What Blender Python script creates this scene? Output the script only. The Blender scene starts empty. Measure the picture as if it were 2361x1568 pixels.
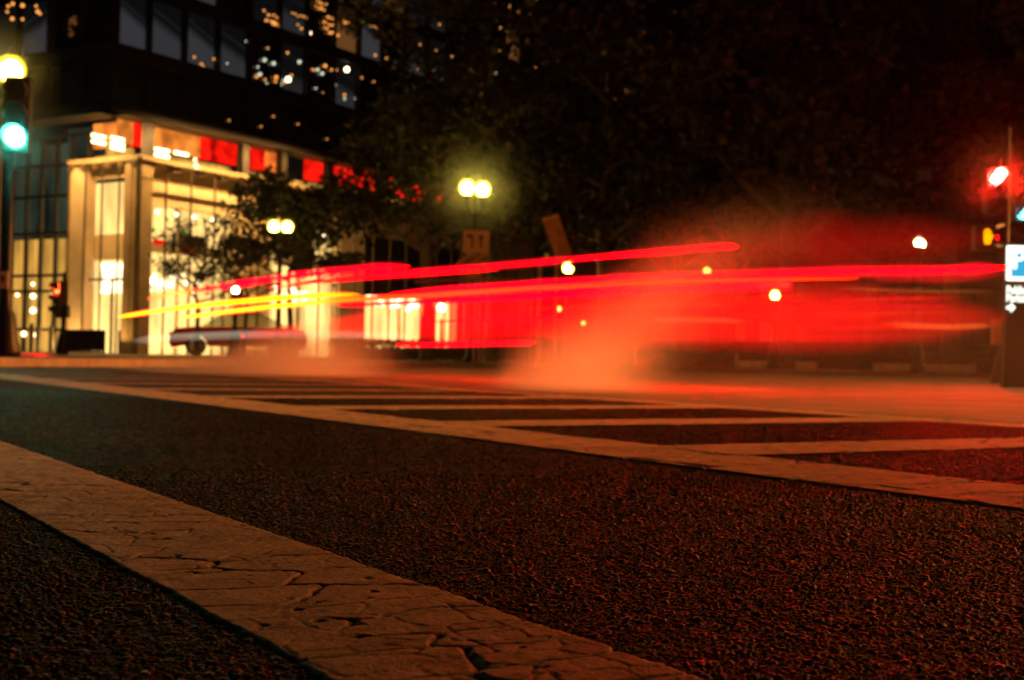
import bpy, math, random
import numpy as np
from mathutils import Vector, Matrix, noise as mnoise

random.seed(7)
rng = np.random.default_rng(7)
S = bpy.context.scene
C = S.collection
R = math.radians

# ------------------------------------------------------------------ camera
CAM_H = 0.27
F_PX, CX, CY = 3000.0, 1180.5, 784.0
ROLL, PITCH = 0.021, math.atan(41 / 3000.0)
fw = Vector((0, math.cos(PITCH), math.sin(PITCH)))
u0 = Vector((0, -math.sin(PITCH), math.cos(PITCH)))
x0 = Vector((1, 0, 0))
rt = x0 * math.cos(ROLL) + u0 * math.sin(ROLL)
up = -x0 * math.sin(ROLL) + u0 * math.cos(ROLL)
cam_d = bpy.data.cameras.new('camera')
cam = bpy.data.objects.new('camera', cam_d)
C.objects.link(cam)
cam.matrix_world = Matrix(((rt.x, up.x, -fw.x, 0), (rt.y, up.y, -fw.y, 0), (rt.z, up.z, -fw.z, CAM_H), (0, 0, 0, 1)))
cam_d.sensor_width = 36
cam_d.lens = F_PX / 2361 * 36
cam_d.clip_start = 0.02
cam_d.clip_end = 2000
cam_d.dof.use_dof = True
cam_d.dof.focus_distance = 1.65
cam_d.dof.aperture_fstop = 8.0
S.camera = cam
CAMP = Vector((0, 0, CAM_H))


def ray(px, py):
    return (fw * F_PX + rt * (px - CX) - up * (py - CY)).normalized()


def at(px, py, Y):
    d = ray(px, py)
    return CAMP + d * (Y / d.y)


def gz(px, py, z=0.0):
    d = ray(px, py)
    return CAMP + d * ((z - CAM_H) / d.z)


def hz(px):
    return 825 + 0.021 * (px - 1180)


# ------------------------------------------------------------------ sky, low night light, exposure
SUN_AZ, SUN_EL = R(62), R(14)      # azimuth to the right of the view axis
W = bpy.data.worlds.new('World')
S.world = W
W.use_nodes = True
nt = W.node_tree
sky = nt.nodes.new('ShaderNodeTexSky')
sky.sky_type = 'NISHITA'
sky.sun_disc = False
sky.sun_elevation = SUN_EL
sky.sun_rotation = SUN_AZ
bg = nt.nodes['Background']
nt.links.new(sky.outputs[0], bg.inputs['Color'])
bg.inputs['Strength'].default_value = 0.00025
sl = bpy.data.lights.new('city_glow_sun', 'SUN')
sl.energy = 5.0
sl.color = (1.0, 0.31, 0.06)
sl.angle = R(22)
so = bpy.data.objects.new('city_glow_sun', sl)
C.objects.link(so)
sd = Vector((math.sin(SUN_AZ) * math.cos(SUN_EL), math.cos(SUN_AZ) * math.cos(SUN_EL), math.sin(SUN_EL)))
so.rotation_euler = sd.to_track_quat('Z', 'Y').to_euler()
so.location = sd * 60
S.view_settings.view_transform = 'Standard'
S.view_settings.look = 'None'
S.view_settings.exposure = 1.05
S.view_settings.gamma = 1
S.view_settings.use_curve_mapping = False
cy = S.cycles
cy.use_denoising = True
cy.volume_step_rate = 1.0
cy.volume_max_steps = 96
cy.max_bounces = 6
cy.volume_bounces = 2
cy.transparent_max_bounces = 16
cy.sample_clamp_indirect = 4
cy.sample_clamp_direct = 0
cy.use_adaptive_sampling = True
cy.adaptive_threshold = 0.015
S.render.film_transparent = False

# ------------------------------------------------------------------ materials
def mat(name, col, rough=0.6, metal=0.0, noise_amt=0.0, nscale=8, bump=0.0, bscale=60, spec=0.5, trans=0.0):
    m = bpy.data.materials.new(name)
    m.use_nodes = True
    t = m.node_tree
    b = t.nodes['Principled BSDF']
    b.inputs['Base Color'].default_value = (*col, 1)
    b.inputs['Roughness'].default_value = rough
    b.inputs['Metallic'].default_value = metal
    b.inputs['Specular IOR Level'].default_value = spec
    if trans:
        b.inputs['Subsurface Weight'].default_value = 0
    tc = None
    if noise_amt or bump:
        tc = t.nodes.new('ShaderNodeTexCoord')
    if noise_amt:
        n = t.nodes.new('ShaderNodeTexNoise')
        n.inputs['Scale'].default_value = nscale
        n.inputs['Detail'].default_value = 6
        t.links.new(tc.outputs['Object'], n.inputs['Vector'])
        r = t.nodes.new('ShaderNodeValToRGB')
        r.color_ramp.elements[0].position = 0.3
        r.color_ramp.elements[1].position = 0.7
        r.color_ramp.elements[0].color = (*[c * (1 - noise_amt) for c in col], 1)
        r.color_ramp.elements[1].color = (*[min(1, c * (1 + noise_amt)) for c in col], 1)
        t.links.new(n.outputs['Fac'], r.inputs[0])
        t.links.new(r.outputs[0], b.inputs['Base Color'])
    if bump:
        n2 = t.nodes.new('ShaderNodeTexNoise')
        n2.inputs['Scale'].default_value = bscale
        n2.inputs['Detail'].default_value = 5
        t.links.new(tc.outputs['Object'], n2.inputs['Vector'])
        bp = t.nodes.new('ShaderNodeBump')
        bp.inputs['Strength'].default_value = 1
        bp.inputs['Distance'].default_value = bump
        t.links.new(n2.outputs['Fac'], bp.inputs['Height'])
        t.links.new(bp.outputs[0], b.inputs['Normal'])
    return m


def emit(name, col, s, var=0.0, vscale=1.0, stretch=(1, 1, 1), lo=0.3):
    s *= 0.48
    m = bpy.data.materials.new(name)
    m.use_nodes = True
    t = m.node_tree
    t.nodes.clear()
    o = t.nodes.new('ShaderNodeOutputMaterial')
    e = t.nodes.new('ShaderNodeEmission')
    e.inputs['Color'].default_value = (*col, 1)
    e.inputs['Strength'].default_value = s
    t.links.new(e.outputs[0], o.inputs[0])
    if var:
        g = t.nodes.new('ShaderNodeNewGeometry')
        mp = t.nodes.new('ShaderNodeVectorMath')
        mp.operation = 'MULTIPLY'
        mp.inputs[1].default_value = stretch
        t.links.new(g.outputs['Position'], mp.inputs[0])
        n = t.nodes.new('ShaderNodeTexNoise')
        n.inputs['Scale'].default_value = vscale
        n.inputs['Detail'].default_value = 3
        t.links.new(mp.outputs[0], n.inputs['Vector'])
        mr = t.nodes.new('ShaderNodeMapRange')
        mr.inputs['From Min'].default_value = 0.35
        mr.inputs['From Max'].default_value = 0.68
        mr.inputs['To Min'].default_value = s * lo
        mr.inputs['To Max'].default_value = s * (1 + var)
        t.links.new(n.outputs['Fac'], mr.inputs['Value'])
        t.links.new(mr.outputs[0], e.inputs['Strength'])
    return m


def pane_emit(name, col, s, floor=.12):
    m = emit(name, col, s)
    t = m.node_tree
    e = [n for n in t.nodes if n.type == 'EMISSION'][0]
    tc = t.nodes.new('ShaderNodeTexCoord')
    sp = t.nodes.new('ShaderNodeSeparateXYZ'); t.links.new(tc.outputs['Object'], sp.inputs[0])
    oi = t.nodes.new('ShaderNodeObjectInfo')
    def mth(op, a, b, clamp=False):
        n = t.nodes.new('ShaderNodeMath'); n.operation = op; n.use_clamp = clamp
        for i, x in enumerate((a, b)):
            if isinstance(x, (int, float)): n.inputs[i].default_value = x
            else: t.links.new(x, n.inputs[i])
        return n.outputs[0]
    # furniture line, ceiling line running back through the room
    tilt = mth('MULTIPLY', sp.outputs[0], mth('SUBTRACT', mth('MULTIPLY', oi.outputs['Random'], .7), .2))
    zz = mth('ADD', sp.outputs[2], tilt)
    lv = mth('MULTIPLY', mth('SUBTRACT', oi.outputs['Random'], .6), .9)
    low = mth('SUBTRACT', 1.0, mth('MULTIPLY', mth('ADD', mth('SUBTRACT', zz, lv), .25), 3.0), True)
    strip = mth('SUBTRACT', 1.0, mth('MULTIPLY', mth('ABSOLUTE', mth('SUBTRACT', zz, .42), 0), 14.0), True)
    bl = mth('ADD', floor, mth('ADD', mth('MULTIPLY', low, mth('MULTIPLY', oi.outputs['Random'], 1.1)), mth('MULTIPLY', strip, mth('MULTIPLY', oi.outputs['Random'], .35))))
    t.links.new(mth('MULTIPLY', bl, s * .48), e.inputs['Strength'])
    return m


def glow_volume(name, col, s, attr=False):
    m = bpy.data.materials.new(name); m.use_nodes = True
    t = m.node_tree; t.nodes.clear()
    o = t.nodes.new('ShaderNodeOutputMaterial'); v = t.nodes.new('ShaderNodeEmission')
    v.inputs['Color'].default_value = (*col, 1); v.inputs['Strength'].default_value = s
    t.links.new(v.outputs[0], o.inputs['Volume'])
    return m


def trail_mat():
    m = bpy.data.materials.new('tail_light_glow')
    m.use_nodes = True
    t = m.node_tree
    t.nodes.clear()
    o = t.nodes.new('ShaderNodeOutputMaterial')
    e = t.nodes.new('ShaderNodeEmission')
    a = t.nodes.new('ShaderNodeAttribute')
    a.attribute_name = 'glow'
    t.links.new(a.outputs['Color'], e.inputs['Color'])
    t.links.new(e.outputs[0], o.inputs[0])
    e.inputs['Strength'].default_value = 1
    return m


M = {}
M['iron'] = mat('black_painted_iron', (0.02, 0.022, 0.022), 0.4, 0.3, 0.3, 20)
M['steel'] = mat('galvanised_steel', (0.35, 0.35, 0.33), 0.45, 0.6, 0.25, 15)
M['housing'] = mat('signal_housing', (0.03, 0.032, 0.03), 0.45)
M['dark'] = mat('dark_metal', (0.018, 0.018, 0.018), 0.5, 0.2)
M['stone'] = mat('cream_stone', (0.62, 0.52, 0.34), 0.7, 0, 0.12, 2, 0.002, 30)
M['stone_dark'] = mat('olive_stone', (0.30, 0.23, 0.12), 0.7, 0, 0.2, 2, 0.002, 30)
M['bronze'] = mat('bronze_panel', (0.014, 0.011, 0.008), 0.45, 0.3, 0.3, 3)
M['mull'] = mat('bronze_mullion', (0.11, 0.08, 0.042), 0.5, 0.2)
M['darkglass'] = mat('dark_window_glass', (0.012, 0.014, 0.016), 0.08, 0, 0, 1, 0, 1, 0.8)
def see_through(name):
    m = bpy.data.materials.new(name); m.use_nodes = True
    t = m.node_tree; t.nodes.clear()
    o = t.nodes.new('ShaderNodeOutputMaterial'); a = t.nodes.new('ShaderNodeBsdfTransparent'); b = t.nodes.new('ShaderNodeBsdfGlossy'); x = t.nodes.new('ShaderNodeMixShader')
    a.inputs[0].default_value = (.62, .66, .62, 1); b.inputs['Roughness'].default_value = .06; b.inputs[0].default_value = (.6, .6, .6, 1)
    x.inputs[0].default_value = .12
    t.links.new(a.outputs[0], x.inputs[1]); t.links.new(b.outputs[0], x.inputs[2]); t.links.new(x.outputs[0], o.inputs[0])
    return m


M['car_glass'] = see_through('car_window_glass')
M['leaf'] = mat('leaf', (0.034, 0.038, 0.012), 0.6, 0, 0.5, 3)
M['leaf2'] = mat('hedge_leaf', (0.06, 0.085, 0.025), 0.5, 0, 0.4, 8)
M['leaf3'] = mat('brownish_leaf', (0.045, 0.030, 0.014), 0.6, 0, 0.4, 3)
M['bark'] = mat('bark', (0.09, 0.065, 0.045), 0.85, 0, 0.4, 12, 0.01, 20)
M['concrete'] = mat('concrete', (0.46, 0.42, 0.35), 0.8, 0, 0.2, 4, 0.002, 60)
M['pave'] = mat('pavement_concrete', (0.26, 0.23, 0.19), 0.8, 0, 0.25, 1.3, 0.003, 40)
M['paint'] = mat('worn_white_paint', (0.45, 0.37, 0.27), 0.62, 0, 0.30, 17, 0.0011, 380)
def worn(m):
    t = m.node_tree; b = t.nodes['Principled BSDF']
    src = b.inputs['Base Color'].links[0].from_socket
    g = t.nodes.new('ShaderNodeNewGeometry')
    n = t.nodes.new('ShaderNodeTexNoise'); n.inputs['Scale'].default_value = 70; n.inputs['Detail'].default_value = 8; n.inputs['Roughness'].default_value = .7
    t.links.new(g.outputs['Position'], n.inputs['Vector'])
    n2 = t.nodes.new('ShaderNodeTexNoise'); n2.inputs['Scale'].default_value = 3.0; n2.inputs['Detail'].default_value = 6
    t.links.new(g.outputs['Position'], n2.inputs['Vector'])
    a = t.nodes.new('ShaderNodeMath'); a.operation = 'ADD'; t.links.new(n.outputs['Fac'], a.inputs[0])
    h = t.nodes.new('ShaderNodeMath'); h.operation = 'MULTIPLY'; h.inputs[1].default_value = .55; t.links.new(n2.outputs['Fac'], h.inputs[0]); t.links.new(h.outputs[0], a.inputs[1])
    r = t.nodes.new('ShaderNodeMapRange'); r.inputs['From Min'].default_value = .78; r.inputs['From Max'].default_value = 1.0; r.inputs['To Max'].default_value = .75
    t.links.new(a.outputs[0], r.inputs['Value'])
    mx = t.nodes.new('ShaderNodeMix'); mx.data_type = 'RGBA'; mx.inputs[7].default_value = (.03, .024, .018, 1)
    da = t.nodes.new('ShaderNodeAttribute'); da.attribute_name = 'dirt'
    mm = t.nodes.new('ShaderNodeMath'); mm.operation = 'MAXIMUM'
    t.links.new(r.outputs[0], mm.inputs[0]); t.links.new(da.outputs['Fac'], mm.inputs[1])
    t.links.new(mm.outputs[0], mx.inputs[0]); t.links.new(src, mx.inputs[6]); t.links.new(mx.outputs[2], b.inputs['Base Color'])


worn(M['paint'])
M['paint_y'] = mat('worn_yellow_paint', (0.62, 0.42, 0.10), 0.6, 0, 0.2, 10, 0.001, 200)
M['signwhite'] = mat('white_sign_sheet', (0.82, 0.79, 0.70), 0.5, 0, 0.08, 6)
M['signblack'] = mat('black_sign_print', (0.03, 0.025, 0.02), 0.6)
M['banner'] = mat('tan_banner_cloth', (0.46, 0.40, 0.26), 0.8, 0, 0.15, 5)
M['fabric'] = mat('dark_green_fabric', (0.030, 0.032, 0.014), 0.8, 0, 0.5, 4, 0.01, 8)
M['carred'] = mat('red_car_paint', (0.42, 0.012, 0.008), 0.25)
M['cardark'] = mat('dark_car_paint', (0.03, 0.03, 0.035), 0.25)
M['tyre'] = mat('tyre_rubber', (0.02, 0.02, 0.02), 0.8)
M['rim'] = mat('alloy_rim', (0.5, 0.5, 0.5), 0.3, 0.9)
M['yellowbox'] = mat('yellow_box_paint', (0.55, 0.36, 0.06), 0.5)
M['glow_y'] = glow_volume('yellow_globe_glow', (1.0, .72, .02), 3.2)
M['glow_r'] = glow_volume('red_streak_glow', (1.0, 0.0, .012), 3.4)
M['glow_rd'] = glow_volume('dim_red_streak_glow', (1.0, 0.005, .012), 1.4)
M['glow_pale'] = glow_volume('pale_streak_glow', (1.0, .82, .58), .42)
M['glow_tan'] = glow_volume('tan_streak_glow', (1.0, .25, .04), 1.6)
M['globe'] = emit('lit_lamp_globe', (1.0, 0.76, 0.10), 32)
M['globe_far'] = emit('lit_far_lamp_globe', (1.0, 0.80, 0.42), 30)
M['globe_small'] = emit('lit_small_lamp', (1.0, 0.62, 0.14), 3.2)
M['green'] = emit('lit_green_lens', (0.04, 1.0, 0.66), 120)
M['red'] = emit('lit_red_lens', (1.0, 0.008, 0.005), 4800)
M['red_small'] = emit('lit_red_lens_far', (1.0, 0.05, 0.01), 28)
M['hand'] = emit('lit_orange_hand', (1.0, 0.22, 0.0), 3.0)
M['lens_off'] = mat('unlit_lens', (0.05, 0.02, 0.02), 0.2)
M['trail'] = trail_mat()
M['tube_light'] = emit('fluorescent_tube', (1.0, 0.72, 0.36), 6)
M['down'] = emit('downlight', (1.0, 0.75, 0.42), 7)
M['win_white'] = pane_emit('lit_window_grey', (0.62, 0.60, 0.66), 0.05)
M['win_warm'] = pane_emit('lit_window_orange', (1.0, 0.40, 0.11), 0.14)
M['win_far'] = emit('lit_far_window', (1.0, 0.36, 0.06), 0.22, 0.8, 1.2, (1, 1, 1), 0.2)
M['win_far_white'] = emit('lit_far_white_window', (0.7, 0.85, 0.8), 1.2)
M['win_teal'] = emit('lit_window_teal', (0.30, 0.42, 0.28), 0.05, 1.5, 0.9, (1, 1, 0.4), 0.3)
M['lobby_glow'] = emit('lit_lobby_interior', (1.0, 0.62, 0.18), 1.5, 0.5, 0.9, (1.3, 1.3, 0.35), 0.62)
M['lobby_hot'] = emit('lit_chandelier', (1.0, 0.80, 0.45), 4.0, 0.6, 2.6, (1, 1, 0.5), 0.25)
M['lobby_amber'] = emit('lit_amber_interior', (1.0, 0.50, 0.085), 0.68, 0.5, 1.3, (1.6, 1.6, 0.3), 0.5)
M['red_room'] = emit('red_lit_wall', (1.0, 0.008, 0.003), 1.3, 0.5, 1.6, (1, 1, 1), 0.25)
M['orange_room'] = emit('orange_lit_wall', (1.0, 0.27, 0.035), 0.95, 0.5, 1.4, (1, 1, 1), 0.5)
M['lit_white'] = emit('backlit_white', (0.95, 1.0, 0.80), 2.2)
M['lit_blue'] = emit('backlit_blue', (0.0, 0.46, 0.80), 1.0)
M['officelamp'] = emit('office_lamp_orange', (1.0, 0.36, 0.07), 1.6)
M['officewhite'] = emit('office_lamp_white', (0.8, 0.85, 0.65), 1.2)
M['dotgreen'] = emit('green_indicator', (0.02, 1.0, 0.06), 0.8)
M['dotblue'] = emit('blue_indicator', (0.02, 0.03, 1.0), 1.2)


def road_mat():
    m = bpy.data.materials.new('asphalt')
    m.use_nodes = True
    t = m.node_tree
    b = t.nodes['Principled BSDF']
    tc = t.nodes.new('ShaderNodeNewGeometry')
    n = t.nodes.new('ShaderNodeTexNoise')
    n.inputs['Scale'].default_value = 1.1
    n.inputs['Detail'].default_value = 8
    t.links.new(tc.outputs['Position'], n.inputs['Vector'])
    v = t.nodes.new('ShaderNodeTexVoronoi')
    v.inputs['Scale'].default_value = 95
    t.links.new(tc.outputs['Position'], v.inputs['Vector'])
    hsv = t.nodes.new('ShaderNodeMix')
    hsv.data_type = 'RGBA'
    hsv.inputs[6].default_value = (0.008, 0.0065, 0.005, 1)
    hsv.inputs[7].default_value = (0.042, 0.035, 0.028, 1)
    sep = t.nodes.new('ShaderNodeSeparateColor')
    t.links.new(v.outputs['Color'], sep.inputs[0])
    mul = t.nodes.new('ShaderNodeMath')
    mul.operation = 'MULTIPLY'
    t.links.new(sep.outputs[0], mul.inputs[0])
    t.links.new(n.outputs['Fac'], mul.inputs[1])
    t.links.new(mul.outputs[0], hsv.inputs[0])
    t.links.new(hsv.outputs[2], b.inputs['Base Color'])
    b.inputs['Roughness'].default_value = 0.72
    b.inputs['Specular IOR Level'].default_value = 0.3
    bp = t.nodes.new('ShaderNodeBump')
    bp.inputs['Distance'].default_value = 0.004
    bp.inputs['Strength'].default_value = 1.0
    mr = t.nodes.new('ShaderNodeMapRange')
    mr.inputs['From Min'].default_value = 0
    mr.inputs['From Max'].default_value = 0.7
    mr.inputs['To Min'].default_value = 1
    mr.inputs['To Max'].default_value = 0
    t.links.new(v.outputs['Distance'], mr.inputs['Value'])
    t.links.new(mr.outputs[0], bp.inputs['Height'])
    t.links.new(bp.outputs[0], b.inputs['Normal'])
    return m


M['road'] = road_mat()
M['chip'] = mat('stone_chip', (0.024, 0.019, 0.015), 0.42, 0, 0.6, 300, 0.0006, 500, 0.2)
_t = M['chip'].node_tree
_a = _t.nodes.new('ShaderNodeAttribute'); _a.attribute_name = 'tone'
_r = _t.nodes.new('ShaderNodeValToRGB')
_r.color_ramp.elements[0].color = (0.005, 0.004, 0.003, 1)
_r.color_ramp.elements[1].color = (0.12, 0.092, 0.064, 1)
_t.links.new(_a.outputs['Color'], _r.inputs[0])
_t.links.new(_r.outputs[0], _t.nodes['Principled BSDF'].inputs['Base Color'])

# ------------------------------------------------------------------ mesh helpers
class MB:
    def __init__(s):
        s.v, s.f = [], []

    def quad(s, a, b, c, d):
        i = len(s.v)
        s.v += [tuple(a), tuple(b), tuple(c), tuple(d)]
        s.f.append((i, i + 1, i + 2, i + 3))

    def box(s, c, sx, sy, sz, ax=None, ay=None):
        c = Vector(c)
        ax = Vector(ax) if ax is not None else Vector((1, 0, 0))
        ay = Vector(ay) if ay is not None else Vector((0, 1, 0))
        az = ax.cross(ay)
        i = len(s.v)
        for k in range(8):
            p = c + ax * (sx / 2 * (1 if k & 1 else -1)) + ay * (sy / 2 * (1 if k & 2 else -1)) + az * (sz / 2 * (1 if k & 4 else -1))
            s.v.append(tuple(p))
        for q in ((0, 2, 3, 1), (4, 5, 7, 6), (0, 1, 5, 4), (2, 6, 7, 3), (0, 4, 6, 2), (1, 3, 7, 5)):
            s.f.append(tuple(i + k for k in q))

    def tube(s, pts, rs, n=8, cap=True):
        pts = [Vector(p) for p in pts]
        if not hasattr(rs, '__len__'):
            rs = [rs] * len(pts)
        i0 = len(s.v)
        for k, p in enumerate(pts):
            d = (pts[min(k + 1, len(pts) - 1)] - pts[max(k - 1, 0)]).normalized()
            a = d.cross(Vector((0, 0, 1)))
            if a.length < 0.05:
                a = Vector((1, 0, 0))
            a.normalize()
            b = a.cross(d)
            for j in range(n):
                t = 2 * math.pi * j / n
                s.v.append(tuple(p + (a * math.cos(t) + b * math.sin(t)) * rs[k]))
        for k in range(len(pts) - 1):
            for j in range(n):
                a_ = i0 + k * n + j
                b_ = i0 + k * n + (j + 1) % n
                s.f.append((a_, a_ + n, b_ + n, b_))
        if cap:
            s.f.append(tuple(i0 + j for j in range(n)))
            s.f.append(tuple(i0 + (len(pts) - 1) * n + j for j in range(n))[::-1])

    def lathe(s, c, prof, n=16):
        i0 = len(s.v)
        c = Vector(c)
        for r_, z in prof:
            for j in range(n):
                t = 2 * math.pi * j / n
                s.v.append((c.x + r_ * math.cos(t), c.y + r_ * math.sin(t), c.z + z))
        for k in range(len(prof) - 1):
            for j in range(n):
                a = i0 + k * n + j
                b = i0 + k * n + (j + 1) % n
                s.f.append((a, b, b + n, a + n))
        s.f.append(tuple(i0 + j for j in range(n))[::-1])
        s.f.append(tuple(i0 + (len(prof) - 1) * n + j for j in range(n)))

    def sphere(s, c, r, n=14, sz=1.0):
        s.lathe(c, [(max(1e-3, r * math.sin(math.pi * k / n)), -r * sz * math.cos(math.pi * k / n)) for k in range(n + 1)], n + 2)

    def prism(s, poly, o, ax, ay, az, depth):
        """poly in (ax, ay) plane, thickness along az"""
        o, ax, ay, az = Vector(o), Vector(ax), Vector(ay), Vector(az)
        i = len(s.v)
        n = len(poly)
        for d in (-depth / 2, depth / 2):
            for (a, b) in poly:
                s.v.append(tuple(o + ax * a + ay * b + az * d))
        s.f.append(tuple(i + k for k in range(n))[::-1])
        s.f.append(tuple(i + n + k for k in range(n)))
        for k in range(n):
            k2 = (k + 1) % n
            s.f.append((i + k, i + k2, i + n + k2, i + n + k))

    def build(s, name, m, parent=None, smooth=False, loc=None):
        me = bpy.data.meshes.new(name)
        if loc is not None:
            l = Vector(loc)
            s.v = [tuple(Vector(p) - l) for p in s.v]
        me.from_pydata(s.v, [], s.f)
        me.materials.append(m)
        if smooth:
            me.polygons.foreach_set('use_smooth', [True] * len(me.polygons))
        me.update()
        o = bpy.data.objects.new(name, me)
        C.objects.link(o)
        if loc is not None:
            o.location = loc
        if parent is not None:
            o.parent = parent
            if loc is None and parent.type == 'EMPTY':
                # geometry was given in world space
                o.location = -parent.location if parent.rotation_euler.z == 0 else o.location
        return o


def tag(o, label=None, cat=None, group=None, kind=None):
    if label: o['label'] = label
    if cat: o['category'] = cat
    if group: o['group'] = group
    if kind: o['kind'] = kind
    return o


def thing(name, loc, label, cat, group=None):
    o = bpy.data.objects.new(name, None)
    o.empty_display_size = 0.2
    C.objects.link(o)
    o.location = loc
    return tag(o, label, cat, group)


def linked(name, me, parent, loc=(0, 0, 0), rot=None):
    o = bpy.data.objects.new(name, me)
    C.objects.link(o)
    o.parent = parent
    o.location = loc
    if rot: o.rotation_euler = rot
    return o


def np_mesh(name, V, Fq, m, smooth=False, attr=None):
    """V (n,3), Fq (k,m) constant size faces"""
    me = bpy.data.meshes.new(name)
    me.vertices.add(len(V))
    me.vertices.foreach_set('co', np.asarray(V, np.float32).ravel())
    k = Fq.shape[1]
    me.loops.add(Fq.size)
    me.loops.foreach_set('vertex_index', Fq.astype(np.int32).ravel())
    me.polygons.add(len(Fq))
    me.polygons.foreach_set('loop_start', np.arange(0, Fq.size, k, dtype=np.int32))
    me.materials.append(m)
    me.update(calc_edges=True)
    if smooth:
        me.polygons.foreach_set('use_smooth', np.ones(len(Fq), bool))
    me.validate()
    return me


# ------------------------------------------------------------------ numpy noise for the ground relief
def hash2(i, j, k):
    h = (i.astype(np.int64) * 374761393 + j.astype(np.int64) * 668265263 + k * 974634777) & 0x7fffffff
    h = ((h ^ (h >> 13)) * 1274126177) & 0x7fffffff
    return ((h ^ (h >> 16)) & 0xffff) / 65535.0


def vnoise(x, y, k=0):
    i, j = np.floor(x), np.floor(y)
    fx, fy = x - i, y - j
    fx = fx * fx * (3 - 2 * fx)
    fy = fy * fy * (3 - 2 * fy)
    a, b = hash2(i, j, k), hash2(i + 1, j, k)
    c, d = hash2(i, j + 1, k), hash2(i + 1, j + 1, k)
    return (a * (1 - fx) + b * fx) * (1 - fy) + (c * (1 - fx) + d * fx) * fy


def fbm(x, y, k=0, o=4):
    s, a = 0, 0.5
    for q in range(o):
        s = s + a * vnoise(x * 2 ** q, y * 2 ** q, k + q)
        a *= 0.5
    return s


def cells(x, y, k=0):
    """F1, F2 distances"""
    i, j = np.floor(x), np.floor(y)
    f1 = np.full(x.shape, 9.0)
    f2 = np.full(x.shape, 9.0)
    for di in (-1, 0, 1):
        for dj in (-1, 0, 1):
            ci, cj = i + di, j + dj
            px, py = ci + 0.1 + 0.8 * hash2(ci, cj, k), cj + 0.1 + 0.8 * hash2(ci, cj, k + 5)
            d = np.hypot(px - x, py - y)
            m1 = d < f1
            f2 = np.where(m1, f1, np.minimum(f2, d))
            f1 = np.where(m1, d, f1)
    return f1, f2


# ------------------------------------------------------------------ ground
mb = MB()
mb.quad((-150, -40, 0), (150, -40, 0), (150, 260, 0), (-150, 260, 0))
tag(mb.build('road', M['road']), kind='structure')

# direction of the painted lines (towards the left vanishing point) and of the ladder bars
LU = Vector(((-680 - CX) / F_PX, 1.0, 0)).normalized()
LV = Vector((-LU.y, LU.x, 0)) * -1            # to the right and away


def off(px, py):
    return gz(px, py).dot(LV)


A0, A1 = off(855, 1310), off(365, 1360)       # far and near edge of the first line
B0, B1 = off(1574, 1037), off(1574, 1078)
C0, C1 = off(1800, 944), off(1800, 952)
print('lines', A0, A1, B0, B1, C0, C1)


def painted(name, ou0, ou1, ov0, ov1, du, dv, thick, crack, seed, edge=0.012, label=None, cat=None, group=None, cellsize=0.15, m=None, z0=0.0):
    """relief sheet of paint: u along LU, v along LV, cracks sink under the asphalt"""
    nu, nv = int((ou1 - ou0) / du) + 1, int((ov1 - ov0 + 2 * edge) / dv) + 2
    U, V = np.meshgrid(np.linspace(ou0, ou1, nu), np.linspace(ov0 - edge, ov1 + edge, nv), indexing='ij')
    wx = U + 0.035 * (fbm(U * 9, V * 9, seed) - .5) * 2
    wy = V + 0.035 * (fbm(U * 9 + 31, V * 9, seed) - .5) * 2
    f1, f2 = cells(wx / (cellsize * 0.62), wy / (cellsize * 1.25), seed)
    d = (f2 - f1) * cellsize * 0.5
    gate = np.clip((fbm(U * 5, V * 5, seed + 9) - 0.30) * 7, 0, 1)
    wid = crack * (0.25 + 1.3 * gate) * (0.6 + 0.8 * fbm(U * 25, V * 25, seed + 3))
    cr = np.clip(1 - d / np.maximum(wid, 1e-5), 0, 1) * gate
    # finer hair cracks
    g1, g2 = cells(wx / (cellsize * 0.33) + 7, wy / (cellsize * 0.5), seed + 21)
    cr2 = np.clip(1 - (g2 - g1) * cellsize * 0.2 / (crack * 0.5), 0, 1) * np.clip((fbm(U * 3.1, V * 3.1, seed + 33) - 0.26) * 6, 0, 1)
    pits = np.clip((fbm(U * 34, V * 34, seed + 51) - 0.72) * 14, 0, 1)
    jag = edge * (fbm(U * 14, V * 0 + 3, seed + 60) - 0.5) * 1.2 + edge * (fbm(U * 70, V * 0, seed + 61) - .5) * 0.7
    e = np.minimum(V - ov0 - jag, ov1 - V - jag)
    rise = np.clip(e / 0.005, -1, 1)
    H = thick * (0.78 + 0.34 * fbm(U * 6, V * 6, seed + 70)) + 0.0011 * (fbm(U * 60, V * 60, seed + 71) - 0.5) + 0.0010 * (0.5 - cells(U * 120, V * 120, seed + 80)[0])
    H = H * np.clip(rise, 0, 1) - 0.004 * (rise <= 0)
    H = H - cr * thick * 1.15 - cr2 * thick * 0.45 - pits * thick * 0.9
    P = (U[..., None] * np.array(LU)[None, None] + V[..., None] * np.array(LV)[None, None])
    P[..., 2] = H + z0
    idx = np.arange(nu * nv).reshape(nu, nv)
    Fq = np.stack([idx[:-1, :-1], idx[:-1, 1:], idx[1:, 1:], idx[1:, :-1]], -1).reshape(-1, 4)
    me = np_mesh(name, P.reshape(-1, 3), Fq, m or M['paint'], True)
    ca = me.color_attributes.new('dirt', 'FLOAT_COLOR', 'POINT')
    dd = np.clip(np.maximum(np.maximum(cr * 1.6, cr2 * 0.8), np.maximum(pits * 1.2, (1 - np.clip(rise, 0, 1)))), 0, 1).ravel()
    ca.data.foreach_set('color', np.repeat(dd.astype(np.float32), 4))
    o = bpy.data.objects.new(name, me)
    C.objects.link(o)
    o['kind'] = 'structure'
    if label: o['label'] = label
    return o


def u_at(px, py):
    return gz(px, py).dot(LU)


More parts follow.
